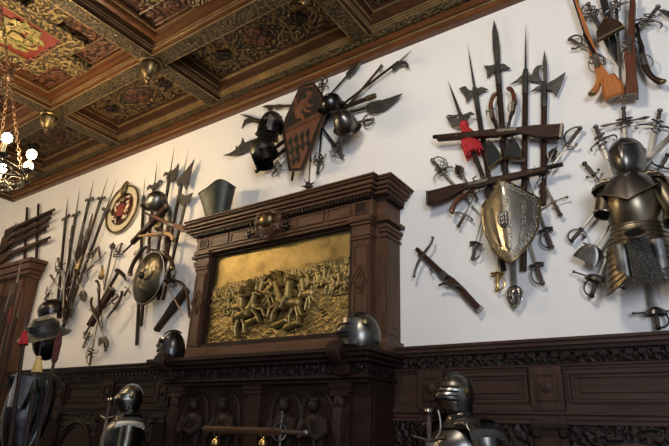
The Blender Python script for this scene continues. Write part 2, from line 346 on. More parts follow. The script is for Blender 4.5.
# ================================================================ wainscot
def wainscot(name, x0, x1, pil, pm='panel', pz='panel_z'):
    w = struct(name, MB().cube(x0, x1, 3.95, 4.0, 0, 2.2), M[pm])
    b = MB().cube(x0, x1, 3.83, 4, 2.235, 2.26, .006).cube(x0, x1, 3.845, 4, 2.21, 2.235).cube(x0, x1, 3.88, 4, 2.185, 2.21); obj('cap_moulding', b, M[pm], w)
    obj('carved_frieze', MB().cube(x0, x1, 3.915, 3.96, 2.10, 2.185), M['carve_dk'], w)
    b = MB(); n = int((x1-x0)/.075)
    for k in range(n):
        x = x0+.0375+k*.075; b.box((x, 3.908, 2.158), (.045, .03, .034)); b.lathe([(.001, -.02), (.016, -.008), (.018, 0)], 6, Matrix.Translation((x+.0375, 3.915, 2.122)) @ Matrix.Rotation(-PI/2, 4, 'X'))
    obj('carved_ornament', b, M['panel_dk'], w)
    b = MB()
    for z0, z1, y in ((2.085, 2.102, 3.925), (2.065, 2.08, 3.94), (1.80, 1.835, 3.935), (1.775, 1.80, 3.915), (1.745, 1.765, 3.93), (1.715, 1.735, 3.92)): b.cube(x0, x1, y, 3.96, z0, z1)
    obj('rail_moulding', b, M[pm], w)
    obj('carved_spandrel', MB().cube(x0, x1, 3.935, 3.955, 1.1, 1.715), M['carve_dk'], w)
    edges = [x0]+sorted(pil)+[x1]
    for p in pil:
        o = obj('pilaster', MB().cube(p-.105, p+.105, 3.90, 3.96, 1.80, 2.08).cube(p-.105, p+.105, 3.905, 3.96, .2, 1.745), M[pz], w)
        b = MB()
        for s in (-1, 1): b.cube(p+s*.06-.008, p+s*.06+.008, 3.888, 3.905, 1.86, 2.04); b.cube(p-.052, p+.052, 3.888, 3.905, 1.95+s*.082-.008, 1.95+s*.082+.008)
        obj('pilaster_panel', b, M[pz], o)
        obj('rosette', MB().lathe([(.001, -.02), (.03, -.012), (.045, 0)], 10, Matrix.Translation((p, 3.90, 1.95)) @ Matrix.Rotation(-PI/2, 4, 'X')), M[pz], o)
        b = MB().cube(p-.12, p+.12, 3.87, 3.95, 1.69, 1.715)
        for s in (-1, 1): b.lathe([(.001, -.085), (.02, -.085), (.034, -.07), (.034, 0)], 14, Matrix.Translation((p+s*.085, 3.95, 1.66)) @ Matrix.Rotation(-PI/2, 4, 'X').inverted() @ Matrix.Diagonal((1, 1, -1, 1)))
        b.cube(p-.085, p+.085, 3.89, 3.95, 1.645, 1.69); obj('capital', b, M['panel_dk'], o)
        b = MB()
        for k in range(6): b.cube(p-.085+k*.031, p-.073+k*.031, 3.893, 3.91, .3, 1.62)
        obj('fluting', b, M[pz], o)
    for a, c in zip(edges, edges[1:]):
        a += .13; c -= .13
        if c-a < .15: continue
        b = MB()
        for d, y in ((0, 3.925), (.022, 3.938)):
            for z0, z1 in ((1.85+d, 1.868+d), (2.03-d, 2.048-d)): b.cube(a+d, c-d, y, 3.955, z0, z1)
            for xx in (a+d, c-d-.018): b.cube(xx, xx+.018, y, 3.955, 1.868+d, 2.03-d)
        o = obj('panel_frame', b, M[pm], w); obj('panel_field', MB().cube(a+.07, c-.07, 3.94, 3.955, 1.91, 1.99, .004), M[pm], o)
        m_ = (a+c)/2; rr = min(.36, (c-a)/2-.04); pts = [(m_+rr*math.cos(t), 3.925, 1.28+rr*1.05*math.sin(t)) for t in [PI*k/16 for k in range(17)]]
        o = obj('carved_arch', MB().tube(pts, .022, 6).tube([(x, y, 1.28+(z-1.28)*.88) for x, y, z in [(m_+(x-m_)*.88, y, z) for x, y, z in pts]], .012, 5), M[pm], w)
        obj('arch_field', MB().prism([(x, z) for x, y, z in pts], 3.93, 3.95), M['panel_dk'], o)
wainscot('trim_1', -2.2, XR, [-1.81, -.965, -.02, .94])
wainscot('trim_2', XL, -4.3, [-4.9, -5.9, -6.9, -7.9], 'panel_dk', 'panel_dk')  # same panelling in a darker copy, the dim left end put into the wood colour
# ================================================================ fireplace
FX = -3.27
fp = thing('fireplace', 'tall carved dark wood fireplace with a heavy cornice and pilasters, framing the golden relief', 'fireplace', (FX, 4, 0))
def sym(fn):
    for s in (-1, 1): fn(s)
b = MB(); b.cube(-1.12, -.72, -.40, 0, 0, 1.97); b.cube(.72, 1.12, -.40, 0, 0, 1.97); b.cube(-.72, .72, -.40, 0, 1.25, 1.97); b.cube(-.72, .72, -.05, 0, 0, 1.25)
obj('fireplace_body', b, M['mantel_dk'], fp)
def stepped(rows, mb=None):
    mb = mb or MB()
    for hw, d, z0, z1 in rows: mb.cube(-hw, hw, -d, 0, z0, z1, .004)
    return mb
obj('mantel_shelf', stepped([(1.25, .65, 2.172, 2.205), (1.22, .62, 2.14, 2.172), (1.18, .56, 2.11, 2.14)]), M['mantel_dk'], fp)
obj('shelf_frieze', stepped([(1.14, .50, 2.02, 2.11)]), M['carve_dk'], fp)
obj('shelf_bed_moulding', stepped([(1.16, .53, 1.995, 2.02), (1.13, .48, 1.965, 1.995)]), M['mantel_dk'], fp)
def console(s):
    x = .975*s
    b = MB(); pts = [(0, -.50), (0, -.68), (.06, -.71), (.11, -.66), (.13, -.60), (.17, -.57), (.2, -.53)]
    prof = smooth_path([V(x, p[1], 2.225-p[0]) for p in pts], 4); b.tube(prof, .03, 8, flat=2.0, up=(1, 0, 0))
    b.lathe([(.001, -.075), (.042, -.07), (.05, 0), (.042, .07), (.001, .075)], 14, Matrix.Translation((x, -.67, 2.195)) @ Matrix.Rotation(PI/2, 4, 'Y'))
    b.lathe([(.001, -.06), (.026, -.055), (.03, 0), (.026, .055), (.001, .06)], 12, Matrix.Translation((x, -.56, 2.035)) @ Matrix.Rotation(PI/2, 4, 'Y'))
    for k in (-1, 0, 1): b.tube([V(x+k*.03, p.y-.028, p.z) for p in prof], .010, 5)
    obj('scroll_bracket', b, M['mantel_dk'], fp)
sym(console)
for px in (-.96, 0, .89):
    o = obj('lower_pilaster', MB().cube(px-.075, px+.075, -.45, -.38, .1, 1.90).cube(px-.095, px+.095, -.47, -.38, 1.90, 1.93).cube(px-.105, px+.105, -.485, -.38, 1.93, 1.965), M['mantel_dk'], fp)
    if px:
        b = MB().ball((px, -.46, 1.83), (.05, .05, .07), 12).tube([(px, -.455, 1.78), (px, -.475, 1.68), (px, -.46, 1.55), (px, -.455, 1.3)], [.05, .06, .04, .03], 8); b.lathe([(.001, -.08), (.022, -.075), (.026, 0), (.022, .075), (.001, .08)], 10, Matrix.Translation((px, -.475, 1.88)) @ Matrix.Rotation(PI/2, 4, 'Y')); obj('carved_mask', b, M['mantel_dk'], o)
def bust(px, k):
    b = MB(); pts = [(px+.155*math.cos(t), -.41, 1.72+.19*math.sin(t)) for t in [PI*j/14 for j in range(15)]]
    o = obj('arched_niche', MB().tube([(px+.155, -.41, 1.4)]+pts+[(px-.155, -.41, 1.4)], .018, 6), M['panel_dk'], fp)
    obj('niche_field', MB().prism([(px+.14, 1.4)]+[(px+(x-px)*.9, 1.72+(z-1.72)*.92) for x, y, z in pts]+[(px-.14, 1.4)], -.405, -.40), M['mantel_dk'], o)
    sd = (-1)**k
    b = MB(); b.ball((px+.01*sd, -.45, 1.80), (.042, .045, .055), 12); b.ball((px+.01*sd, -.44, 1.845), (.05, .045, .028), 10)
    b.lathe([(.03, 1.76), (.04, 1.745), (.10, 1.71), (.115, 1.66), (.10, 1.60), (.085, 1.5), (.05, 1.42)], 14, Matrix.Translation((px, -.42, 0)), sy=.55)
    for s in (-1, 1): b.tube([(px+s*.10, -.44, 1.69), (px+s*.125, -.47, 1.61), (px+s*.07, -.51, 1.565), (px+s*.01, -.52, 1.60)], [.034, .033, .028, .022], 8)
    b.tube([(px-.06*sd, -.50, 1.50), (px-.02*sd, -.52, 1.62), (px+.02*sd, -.50, 1.70)], .016, 6); obj('carved_figure', b, M['panel_dk'], o)
for k, px in enumerate((-.73, -.34, .33, .645)): bust(px, k)
# end block beyond the right-hand pilaster
sym(lambda s: obj('end_block', MB().cube(s*1.0, s*1.13, -.36, 0, .1, 1.965).cube(s*1.03, s*1.10, -.375, -.3, .3, 1.88), M['mantel_dk'], fp))
# ---- overmantel
obj('overmantel_core', MB().cube(-1.16, 1.16, -.25, 0, 2.205, 3.5), M['mantel_z'], fp)
obj('overmantel_base', stepped([(1.09, .37, 2.205, 2.25), (1.07, .35, 2.25, 2.34)]).cube(1.08, 1.19, -.30, 0, 2.205, 2.31).cube(-1.19, -1.08, -.30, 0, 2.205, 2.31), M['mantel'], fp)
def pil(s):
    x = .975*s; b = MB().cube(x-.085, x+.085, -.345, -.2, 2.34, 3.16).cube(x-.075, x+.075, -.355, -.3, 2.36, 3.10)
    o = obj('pilaster', b, M['mantel_z'], fp)
    obj('capital', MB().cube(x-.09, x+.09, -.36, -.2, 3.15, 3.175).cube(x-.098, x+.098, -.372, -.2, 3.175, 3.20).cube(x-.088, x+.088, -.35, -.2, 3.20, 3.28).cube(x-.10, x+.10, -.37, -.2, 3.28, 3.305).cube(x-.112, x+.112, -.39, -.2, 3.305, 3.335), M['mantel'], o)
    b = MB()
    for q in (.078, .048):
        pp = [(x, 2.80+q*1.5), (x+q, 2.80), (x, 2.80-q*1.5), (x-q, 2.80)]
        b.tube([(u, -.362, w) for u, w in pp+pp[:1]], .011, 5)
    obj('diamond_ornament', b, M['mantel_z'], o)
    b = MB()
    for u in (-.06, .06): b.cube(x+u-.005, x+u+.005, -.362, -.35, 2.38, 3.09)
    for w in (2.38, 3.085): b.cube(x-.06, x+.06, -.362, -.35, w, w+.01)
    obj('edge_bead', b, M['mantel'], o)
sym(pil)
def side(s):
    b = MB().cube(s*1.155, s*1.17, -.20, -.05, 2.42, 3.12).cube(s*1.155, s*1.166, -.235, -.015, 2.36, 3.18)
    o = obj('side_panel', b, M['mantel_z'], fp)
    obj('side_moulding', MB().cube(s*1.1, s*1.18, -.27, 0, 3.22, 3.25).cube(s*1.1, s*1.195, -.285, 0, 3.25, 3.275).cube(s*1.1, s*1.18, -.265, 0, 3.175, 3.19).cube(s*1.1, s*1.215, -.305, 0, 3.305, 3.335), M['mantel'], o)
sym(side)
# picture moulding round the relief
b = MB()
for q0, q1, y in ((0, .022, -.335), (.022, .04, -.318)):
    b.cube(-.885+q0, .885-q0, y, -.25, 3.325-q1, 3.325-q0); b.cube(-.885+q0, .885-q0, y, -.25, 2.345+q0, 2.345+q1)
    for s in (-1, 1): b.cube(s*(.885-q0), s*(.885-q1), y, -.25, 2.345+q1, 3.325-q1)
obj('picture_moulding', b, M['mantel_dk'], fp)
obj('architrave', stepped([(1.10, .375, 3.335, 3.36), (1.085, .36, 3.31, 3.335)]), M['mantel'], fp)
fr = obj('frieze', stepped([(1.09, .36, 3.36, 3.50)]).cube(1.09, 1.165, -.27, 0, 3.33, 3.5).cube(-1.165, -1.09, -.27, 0, 3.33, 3.5), M['mantel'], fp)
def fpanel(x0, x1, m):
    b = MB()
    for z in (3.375, 3.475): b.cube(x0, x1, -.372, -.355, z, z+.012)
    for x in (x0, x1-.012): b.cube(x, x+.012, -.372, -.355, 3.387, 3.475)
    o = obj('frieze_panel', b, M['mantel'], fr); obj('panel_field', MB().cube(x0+.014, x1-.014, -.364, -.355, 3.39, 3.473), M[m], o)
for s in (-1, 1):
    for a, c, m in ((.91, 1.04, 'mantel_dk'), (.62, .87, 'mantel'), (.27, .58, 'mantel')): fpanel(min(s*a, s*c), max(s*a, s*c), m)
b = MB()
for k in range(64): b.box((-1.07+k*2.14/63, -.385, 3.525), (.02, .04, .034))
for s in (-1, 1):
    for k in range(8): b.box((s*1.19, -.26+k*.034, 3.525), (.04, .02, .034))
obj('dentil_course', b.cube(-1.09, 1.09, -.37, 0, 3.5, 3.548).cube(-1.175, 1.175, -.28, 0, 3.5, 3.548), M['panel_dk'], fp)
b = MB()
for d, z0, z1 in ((.035, 3.548, 3.575), (.065, 3.575, 3.60), (.09, 3.60, 3.635), (.115, 3.635, 3.652), (.13, 3.652, 3.67)):
    b.cube(-1.06-d, 1.06+d, -.375-d, 0, z0, z1, .004); b.cube(-1.18-d, 1.18+d, -.30-d, 0, z0, z1, .004)
obj('crown_cornice', b, M['mantel'], fp)
# cartouche with crossed flails
cp = at(269, 224, 3.60); cx, cz = cp.x-FX, cp.z
out = [(0, .115), (.06, .10), (.10, .115), (.13, .08), (.115, .03), (.13, -.02), (.10, -.07), (.05, -.09), (.03, -.125), (0, -.14)]
out = out+[(-x, z) for x, z in reversed(out[1:-1])]
ca = obj('carved_cartouche', MB().prism([(cx+x*1.3, cz+z*1.2) for x, z in out], -.43, -.36, .02), M['mantel'], fp, label='carved wooden shield cartouche')
obj('boss', MB().ball((cx, -.435, cz+.03), (.092, .06, .078), 18), M['brass_dk'], ca)
b = MB()
for k in range(-3, 4): b.tube([(cx+k*.012, -.44, cz-.05), (cx+k*.028, -.455, cz-.085), (cx+k*.022, -.44, cz-.125)], [.006, .013, .004], 6)
for s in (-1, 1):
    b.lathe([(.001, -.03), (.022, -.026), (.03, 0)], 10, Matrix.Translation((cx+s*.105, -.43, cz+.085)) @ Matrix.Rotation(-PI/2, 4, 'X')); b.arc((cx+s*.10, -.44, cz-.02), .035, 0, 5, (1, 0, 0), (0, 0, 1), .010)
obj('scroll_carving', b, M['mantel'], ca)
for s in (-1, 1):
    ex, ez = cx+s*.235, cz-.075
    b = MB().tube([(cx-s*.10, -.415, cz+.05), (ex, -.415, ez)], .010, 7).ball((ex, -.415, ez), .028, 10)
    for k in range(10):
        a = k*2.4; zz = 1-2*(k+.5)/10; rr = math.sqrt(1-zz*zz); d = V(rr*math.cos(a), rr*math.sin(a), zz); b.tube([V(ex, -.415, ez)+d*.02, V(ex, -.415, ez)+d*.058], [.009, .001], 5)
    b.tube([(ex-s*.0, -.415, ez), (ex+s*.0, -.41, cz+.07)], .005, 5); obj('spiked_mace', b, M['steel_bk'], ca)
# ---------------------------------------------------------------- the relief: a cavalry fight in gilded bronze
def relief():
    x0, x1, z0, z1 = -.865, .865, 2.365, 3.305; nu, nv = 340, 200
    U, W = np.meshgrid(np.linspace(x0, x1, nu), np.linspace(z0, z1, nv)); H = np.zeros_like(U); rg = np.random.RandomState(5)
    def cap(ax, az, bx, bz, ra, rb, d, base=0):
        """tapered capsule raised d above base"""
        dx, dz = bx-ax, bz-az; t = np.clip(((U-ax)*dx+(W-az)*dz)/(dx*dx+dz*dz+1e-9), 0, 1); r = ra+(rb-ra)*t
        q = ((U-ax-t*dx)**2+(W-az-t*dz)**2)/(r*r); h = np.where(q < 1, base+d*np.sqrt(np.maximum(0, 1-q)), 0); np.maximum(H, h, out=H)
    hor = 2.99+.02*np.sin(U*5)+.045*(U+.2)
    # ground, rising in clods towards the front
    g = np.zeros_like(U)
    for k in range(5):
        f = 6*2**k; ph = rg.uniform(0, 6, 4); g += (np.sin(f*U*1.1+ph[0]+2*np.sin(f*.3*W+ph[2]))*np.sin(f*1.7*W+ph[1]+1.5*np.sin(f*.4*U+ph[3])))/2**(k*.55)
    fr_ = np.clip((hor-W)/.6, 0, 1); H += np.where(W < hor, .006+.010*np.abs(g)*(.35+fr_), .0015*g*.5+.002)
    for k in range(150):
        x, z = rg.uniform(x0, x1), rg.uniform(z0, 2.75); a = rg.uniform(-.5, .5); l = rg.uniform(.02, .07); cap(x, z, x+l*math.cos(a), z+l*math.sin(a), .010, .006, .012, .008)
    def rider(x, z, s, d, dr, tilt=0):
        R = lambda u, w: (x+dr*(u*math.cos(tilt)-w*math.sin(tilt))*s, z+(u*math.sin(tilt)+w*math.cos(tilt))*s)
        def c(p, q, ra, rb, e=1., base=.35): cap(*R(*p), *R(*q), ra*s, rb*s, d*e, base*d)
        j = rg.uniform(-.08, .08, 12)
        c((-.32, .5), (-.55, .25+j[0]), .07, .03, .7); c((-.32, .51), (.0, .47), .16, .14, 1.0); c((.0, .47), (.26, .53), .14, .165, 1.0); c((.25, .55), (.5, .86+j[1]), .12, .075, 1.0); c((.5, .88+j[1]), (.68, .70+j[1]), .075, .045, 1.0)
        for a, b_, e in (((.22, .45), (.42+j[2], .18), .8), ((.28, .45), (.55+j[3], .28), .6), ((-.30, .45), (-.42+j[4], .2), .8), ((-.25, .45), (-.15+j[5], .18), .6)):
            c(a, b_, .07, .04, e); c(b_, (b_[0]+.06+j[6]*.8-.06*(b_[0] < 0), b_[1]-.22), .04, .028, e)
        c((-.05, .62), (.02, .98), .10, .115, 1.25); c((.04, 1.13), (.05, 1.16), .075, .07, 1.35); c((-.02, .60), (.08, .32), .075, .05, 1.3)
        c((.02, .95), (.25, .98+j[7]*2), .05, .035, 1.3); c((.25, .98+j[7]*2), (.5+j[8], 1.30+j[9]*2), .016, .010, 1.1, .5)
    for row, (zz, s, n, d) in enumerate(((2.93, .07, 34, .010), (2.88, .095, 24, .014), (2.82, .13, 15, .020))):
        for k in range(n):
            x = x0+.03+(x1-x0-.06)*(k+rg.uniform(-.3, .3)+.5)/n; rider(x, zz+.045*(x+.2)+rg.uniform(-.012, .012)-s*.35, s, d, rg.choice((-1, 1)), rg.uniform(-.15, .15))
    for x, z, s, dr, t in ((-.58, 2.66, .17, 1, .0), (.55, 2.74, .20, -1, .1), (.72, 2.72, .17, -1, 0), (.40, 2.76, .17, -1, -.1)): rider(x, z, s, .03, dr, t)
    for x, z, s, dr, t in ((-.40, 2.60, .26, 1, .15), (.33, 2.62, .27, -1, .0), (.04, 2.70, .25, -1, .1), (-.16, 2.70, .24, 1, -.05)): rider(x, z, s, .04, dr, t)
    for x, z, s, dr, t in ((-.24, 2.50, .33, 1, .42), (.16, 2.52, .35, -1, .18)): rider(x, z, s, .075, dr, t)
    for x, z in ((-.30, 2.55), (.05, 2.50), (.18, 2.47)): cap(x, z, x+.12, z+.03, .035, .03, .05, .01)
    H -= .022*np.clip((.012-np.abs(H-.02))/.012, 0, 1)*0
    b = MB(); vs = [[b.bm.verts.new((U[j, i], -.268-H[j, i], W[j, i])) for i in range(nu)] for j in range(nv)]
    for j in range(nv-1):
        for i in range(nu-1): b.bm.faces.new((vs[j][i], vs[j][i+1], vs[j+1][i+1], vs[j+1][i]))
    return b
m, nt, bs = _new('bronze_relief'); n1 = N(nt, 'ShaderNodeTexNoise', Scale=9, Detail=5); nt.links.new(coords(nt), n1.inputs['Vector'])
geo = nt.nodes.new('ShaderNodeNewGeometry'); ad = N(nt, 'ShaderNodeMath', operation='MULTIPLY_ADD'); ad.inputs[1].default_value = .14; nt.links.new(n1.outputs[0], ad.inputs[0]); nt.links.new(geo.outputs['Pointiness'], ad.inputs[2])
nt.links.new(ramp(nt, ad.outputs[0], [(.50, (.010, .006, .002)), (.562, (.25, .175, .06)), (.60, (.34, .245, .09)), (.66, (.6, .46, .21))]), bs.inputs['Base Color']); bs.inputs['Metallic'].default_value = .8; bs.inputs['Roughness'].default_value = .48  # pointiness puts shade in the hollows and light on raised edges, as colour
n2 = N(nt, 'ShaderNodeTexNoise', Scale=40, Detail=4); nt.links.new(coords(nt), n2.inputs['Vector']); bump(nt, bs, n2.outputs[0], .25, .01)
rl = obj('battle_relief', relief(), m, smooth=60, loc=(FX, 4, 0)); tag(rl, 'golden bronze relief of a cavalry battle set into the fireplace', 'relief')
def MM(m): return M[m] if isinstance(m, str) else m
# ================================================================ generators for the arms on the wall
def sword(label, P, G, T, kind='swept', off=.05, side=1, w=.024, group=None, q=.10, blade='blade', hilt='hilt', grip='grip', cat='sword', name=None, sc=1.0, wy=None):
    """P pommel, G guard, T blade end, all in photo pixels on the plane off the wall"""
    ln = Line(P, T, off); h = ln.p(*G)[1]; L = ln.L; h = max(h, .10)
    r = ln.root(name or {'swept': 'rapier', 'cup': 'cup_hilt_rapier', 'small': 'smallsword', 'sabre': 'sabre', 'cross': 'longsword', 'dagger': 'dagger', 'basket': 'basket_hilt_sword', 'shell': 'basket_hilt_sword', 'ring': 'two_handed_sword', 'bar': 'two_handed_sword'}[kind], label, cat, group)
    k = h/.16*sc
    obj('blade', MB().blade(h-.01, L, w, w*.7, .007, min(.15, L*.2)), M[blade], r)
    obj('grip', MB().lathe([(.008, .02*k), (.013, .04*k), (.015, h*.55), (.012, h-.015), (.010, h)], 10), M[grip], r)
    obj('pommel', MB().lathe([(.004, -.006), (.014, 0), (.020, .012*k), (.018, .024*k), (.010, .034*k)], 12), M[hilt], r)
    b = MB(); s = side; t = .0058
    if kind == 'cross' or kind == 'dagger':
        b.tube(bez([(-q, 0, h-.012), (-q*.6, 0, h+.012), (0, 0, h-.004), (q*.6, 0, h+.012), (q, 0, h-.012)], 12), [.008]+[.0065]*11+[.008], 7)
        b.ball((0, 0, h), (.02, .012, .014)); b.ball((-q, 0, h-.012), .011, 8); b.ball((q, 0, h-.012), .011, 8)
    elif kind == 'bar':
        b.tube([(-q, 0, h), (-q*.8, 0, h), (-q*.45, 0, h), (0, 0, h), (q*.45, 0, h), (q*.8, 0, h), (q, 0, h)], [.002, .013, .006, .010, .006, .013, .002], 7)
        for zz in (h+.02, h-.022): b.arc((0, 0, zz), (.052, .04), 0, 2*PI, (1, 0, 0), (0, -.9, .4), .006, 18)
    elif kind in ('swept', 'ring'):
        b.tube(bez([(-q*s, 0, h+.035), (-q*1.15*s, 0, h-.03), (-q*.4*s, 0, h), (0, 0, h), (q*.4*s, 0, h), (q*1.1*s, 0, h+.04), (q*.8*s, 0, h+.06)], 16), t*1.1, 6)
        b.ball((0, 0, h), (.018, .014, .016))
        for zz, rr in ((h+.012, .05), (h+.045, .036), (h-.028, .042)): b.arc((0, -.012, zz), (rr*k**.5, .040), 0, 2*PI, (1, 0, .25*s), (0, -1, .35), t*.9, 16)
        if kind == 'swept':
            b.tube(bez([(.015*s, 0, h), (.105*s*k**.5, -.01, h*.75), (.075*s, -.01, h*.1), (.008*s, 0, .012*k)], 10), t, 6)
            b.tube(bez([(.04*s, -.03, h+.04), (.10*s, -.02, h), (.08*s, -.015, h*.55)], 8), t*.9, 6); b.tube(bez([(-.04*s, -.03, h+.04), (-.05*s, -.035, h), (.05*s, -.03, h*.7)], 8), t*.9, 6)
    elif kind == 'small':
        for sg in (-1, 1): b.lathe([(.001, -.006), (.022, -.004), (.030, .004), (.031, .009), (.026, .004), (.001, .002)], 12, Matrix.Translation((sg*.026, -.004, h+.008)) @ Matrix.Rotation(sg*.25, 4, 'Y'))
        b.tube(bez([(.012*s, 0, h-.005), (.085*s*k**.5, -.006, h*.85), (.07*s, -.006, h*.1), (.006*s, 0, .012*k)], 10), t, 6)
        b.tube([(-.012*s, 0, h-.005), (-.05*s, 0, h-.012)], [t, t*1.4], 6); b.arc((.02*s, 0, h-.012), .016, 0, 2*PI, (1, 0, 0), (0, 0, 1), .0035, 10)
    elif kind == 'sabre':
        b.tube(bez([(-.055*s, 0, h-.03), (-.045*s, 0, h+.02), (0, 0, h), (.12*s*k**.5, 0, h), (.115*s*k**.5, 0, h*.3), (.03*s, 0, -.004), (0, 0, .006)], 14), [.009]+[.0075]*13+[.006], 7); b.ball((0, 0, h), (.022, .014, .016)); b.ball((-.055*s, 0, h-.03), .012, 8)
    elif kind == 'cup':
        R = wy or .058
        obj('cup', MB().lathe([(.012, -.002), (R*.55, .006), (R*.9, .024), (R, .05), (R*.97, .05), (R*.86, .026), (R*.5, .010), (.012, .003)], 20, Matrix.Translation((0, 0, h+.03)) @ Matrix.Rotation(PI, 4, 'X')), M['steel'], r)
        b.tube([(-q, 0, h), (q, 0, h)], [.006]*2, 7); b.ball((-q, 0, h), .011, 8); b.ball((q, 0, h), .011, 8)
        b.tube(bez([(.02*s, 0, h), (.10*s*k**.5, 0, h*.85), (.08*s, 0, h*.05), (.006*s, 0, .012*k)], 10), t, 6)
    elif kind in ('basket', 'shell'):
        R = wy or .06
        for a in range(8 if kind == 'basket' else 3):
            f = 2*PI*a/8; ex, ey = math.cos(f), math.sin(f)
            b.tube(bez([(.01*ex, .01*ey, h+.02), (R*1.15*ex, R*.8*ey, h+.01), (R*1.1*ex, R*.8*ey, h*.35), (.012*ex, .01*ey, .016*k)], 10), t*1.15, 6)
        if kind == 'basket':
            for zz in (h*.85, h*.55): b.arc((0, 0, zz), (R*.93, R*.62), 0, 2*PI, (1, 0, 0), (0, 1, 0), t, 18)
            for a in range(4): b.arc((R*.8*math.cos(a*PI/2+.4), R*.62*math.sin(a*PI/2+.4), h*.7), .022, 0, 2*PI, (-math.sin(a*PI/2+.4), math.cos(a*PI/2+.4), 0), (0, 0, 1), t, 10)
        else:
            obj('shell_guard', MB().grid(lambda u, v: V(R*1.15*math.cos(PI*(.0+u))*math.sin(.15+v*1.35), -.6*R-.25*R*math.cos(v*1.5)+R*.7*math.cos(PI*(u-.5))*-.3, h+.02-R*1.9*(1-math.cos(.15+v*1.35))), 14, 8), M['steel'], r)
            b.tube([(-.09, 0, h+.01), (.06, 0, h+.01)], t, 6)
    obj('guard', b, M[hilt], r)
    return r
def spike_head(z0, z1, w=.034, t=.016): return MB().blade(z0, z1, w, w*.6, t, (z1-z0)*.45)
def polearm(label, A, T, K, off=.04, r=.015, head='winged', side=1, s=1.0, group=None, shaft='shaft', metal='blade_dk', polys=(), cat='polearm', name=None, spike=True, sw=.034):
    """A foot, T tip, K head socket in photo pixels; polys are head outlines traced in pixels"""
    ln = Line(A, T, off); L = ln.L; h = ln.p(*K)[1]
    o = ln.root(name or {'winged': 'winged_spear', 'halberd': 'halberd', 'leaf': 'partisan', 'bare': 'pike', 'traced': 'halberd'}[head], label, cat, group)
    obj('shaft', MB().tube([(0, 0, 0), (0, 0, h)], [r*1.05, r], 8), M[shaft], o)
    obj('langet', MB().tube([(0, 0, h-.22*s), (0, 0, h-.02), (0, 0, h+.02)], [r*1.12, r*1.2, r*.9], 8), M[metal], o)
    b = spike_head(h, L, sw) if spike else MB()
    if head == 'winged':
        b.prism([(x*s, h+z*s) for x, z in ((-.03, -.05), (-.03, 0), (-.10, .05), (-.125, .02), (-.13, .06), (-.09, .085), (-.03, .05), (0, .09), (.03, .05), (.09, .085), (.13, .06), (.125, .02), (.10, .05), (.03, 0), (.03, -.05))], -.008, .008, .003)
    elif head == 'halberd':
        b.prism([(x*s*side, h+z*s) for x, z in ((-.02, -.07), (-.02, .0), (-.09, .05), (-.17, .02), (-.10, .075), (-.02, .07), (.02, .07), (.06, .04), (.15, .11), (.17, .0), (.14, -.10), (.06, -.03), (.02, -.04), (.02, -.07))], -.007, .007, .003)
    elif head == 'leaf':
        b.prism([(x*s, h+z*s) for x, z in ((-.014, 0), (-.035, .10), (-.03, .2), (0, .36), (.03, .2), (.035, .10), (.014, 0))], -.008, .008, .004)
    obj('head', b, M[metal], o)
    for p in polys: obj('blade', MB().prism(ln.poly(p), -.007, .007, .003), M[metal], o)
    return o, ln
def musket(label, A, B, off=.07, drop=1, bw=.075, L0=None, stock='stock', group=None, butt=.30, name='musket', bands=3, wrist=.035, fw=.026, lock=True, thick=.022, cat='gun', br=1.0, fore=.80):
    """A butt end, B muzzle; drop = local x side the butt sinks to"""
    ln = Line(A, B, off); L = ln.L; d = drop; o = ln.root(name, label, cat, group); zb = butt
    out = [(-d*bw*.18, 0), (d*bw*.82, .0), (d*bw*.78, zb*.25), (d*bw*.55, zb*.62), (d*wrist*.65, zb*.95), (d*fw*.75, zb*1.25), (d*fw*.6, L*.62), (d*fw*.55, L*fore), (-d*fw*.3, L*fore), (-d*fw*.45, zb*1.35), (-d*wrist*.55, zb*1.02), (-d*bw*.22, zb*.6)]
    obj('stock', MB().prism(out, -thick, thick*.8, .008), M[stock], o)
    obj('barrel', MB().tube([(-d*.012, -.004, zb*1.12), (-d*.010, -.004, L*.6), (-d*.008, -.004, L)], [.0155*br, .0135*br, .0125*br], 10), M['steel_bk'], o)
    obj('butt_plate', MB().prism([(-d*bw*.19, -.006), (d*bw*.84, -.006), (d*bw*.82, .010), (-d*bw*.185, .010)], -thick*1.05, thick*.85), M['hilt'], o)
    if lock:
        b = MB().prism([(-d*.018, zb*1.02), (d*.012, zb*1.0), (d*.014, zb*1.45), (-d*.016, zb*1.5)], -thick-.006, -thick+.004, .002)
        b.tube([(-d*.012, -thick-.008, zb*1.2), (-d*.035, -thick-.012, zb*1.15), (-d*.055, -thick-.010, zb*1.24)], [.007, .008, .005], 6); b.tube([(-d*.018, -thick-.004, zb*1.36), (-d*.045, -thick-.006, zb*1.38)], [.007, .005], 6)
        obj('lock', b, M['hilt'], o)
        obj('trigger_guard', MB().tube(bez([(d*fw*.7, 0, zb*1.0), (d*(fw*.7+.05), 0, zb*1.05), (d*(fw*.7+.05), 0, zb*1.3), (d*fw*.7, 0, zb*1.42)], 8), .004, 6), M['hilt'], o)
    b = MB()
    for k in range(bands): z = L*(.45+.5*k/max(1, bands-1)*.68); b.tube([(0, -.002, z-.008), (0, -.002, z+.008)], [.0205*br, .0205*br], 10)
    if bands: obj('barrel_band', b, M['brass_dk'], o)
    return o, ln
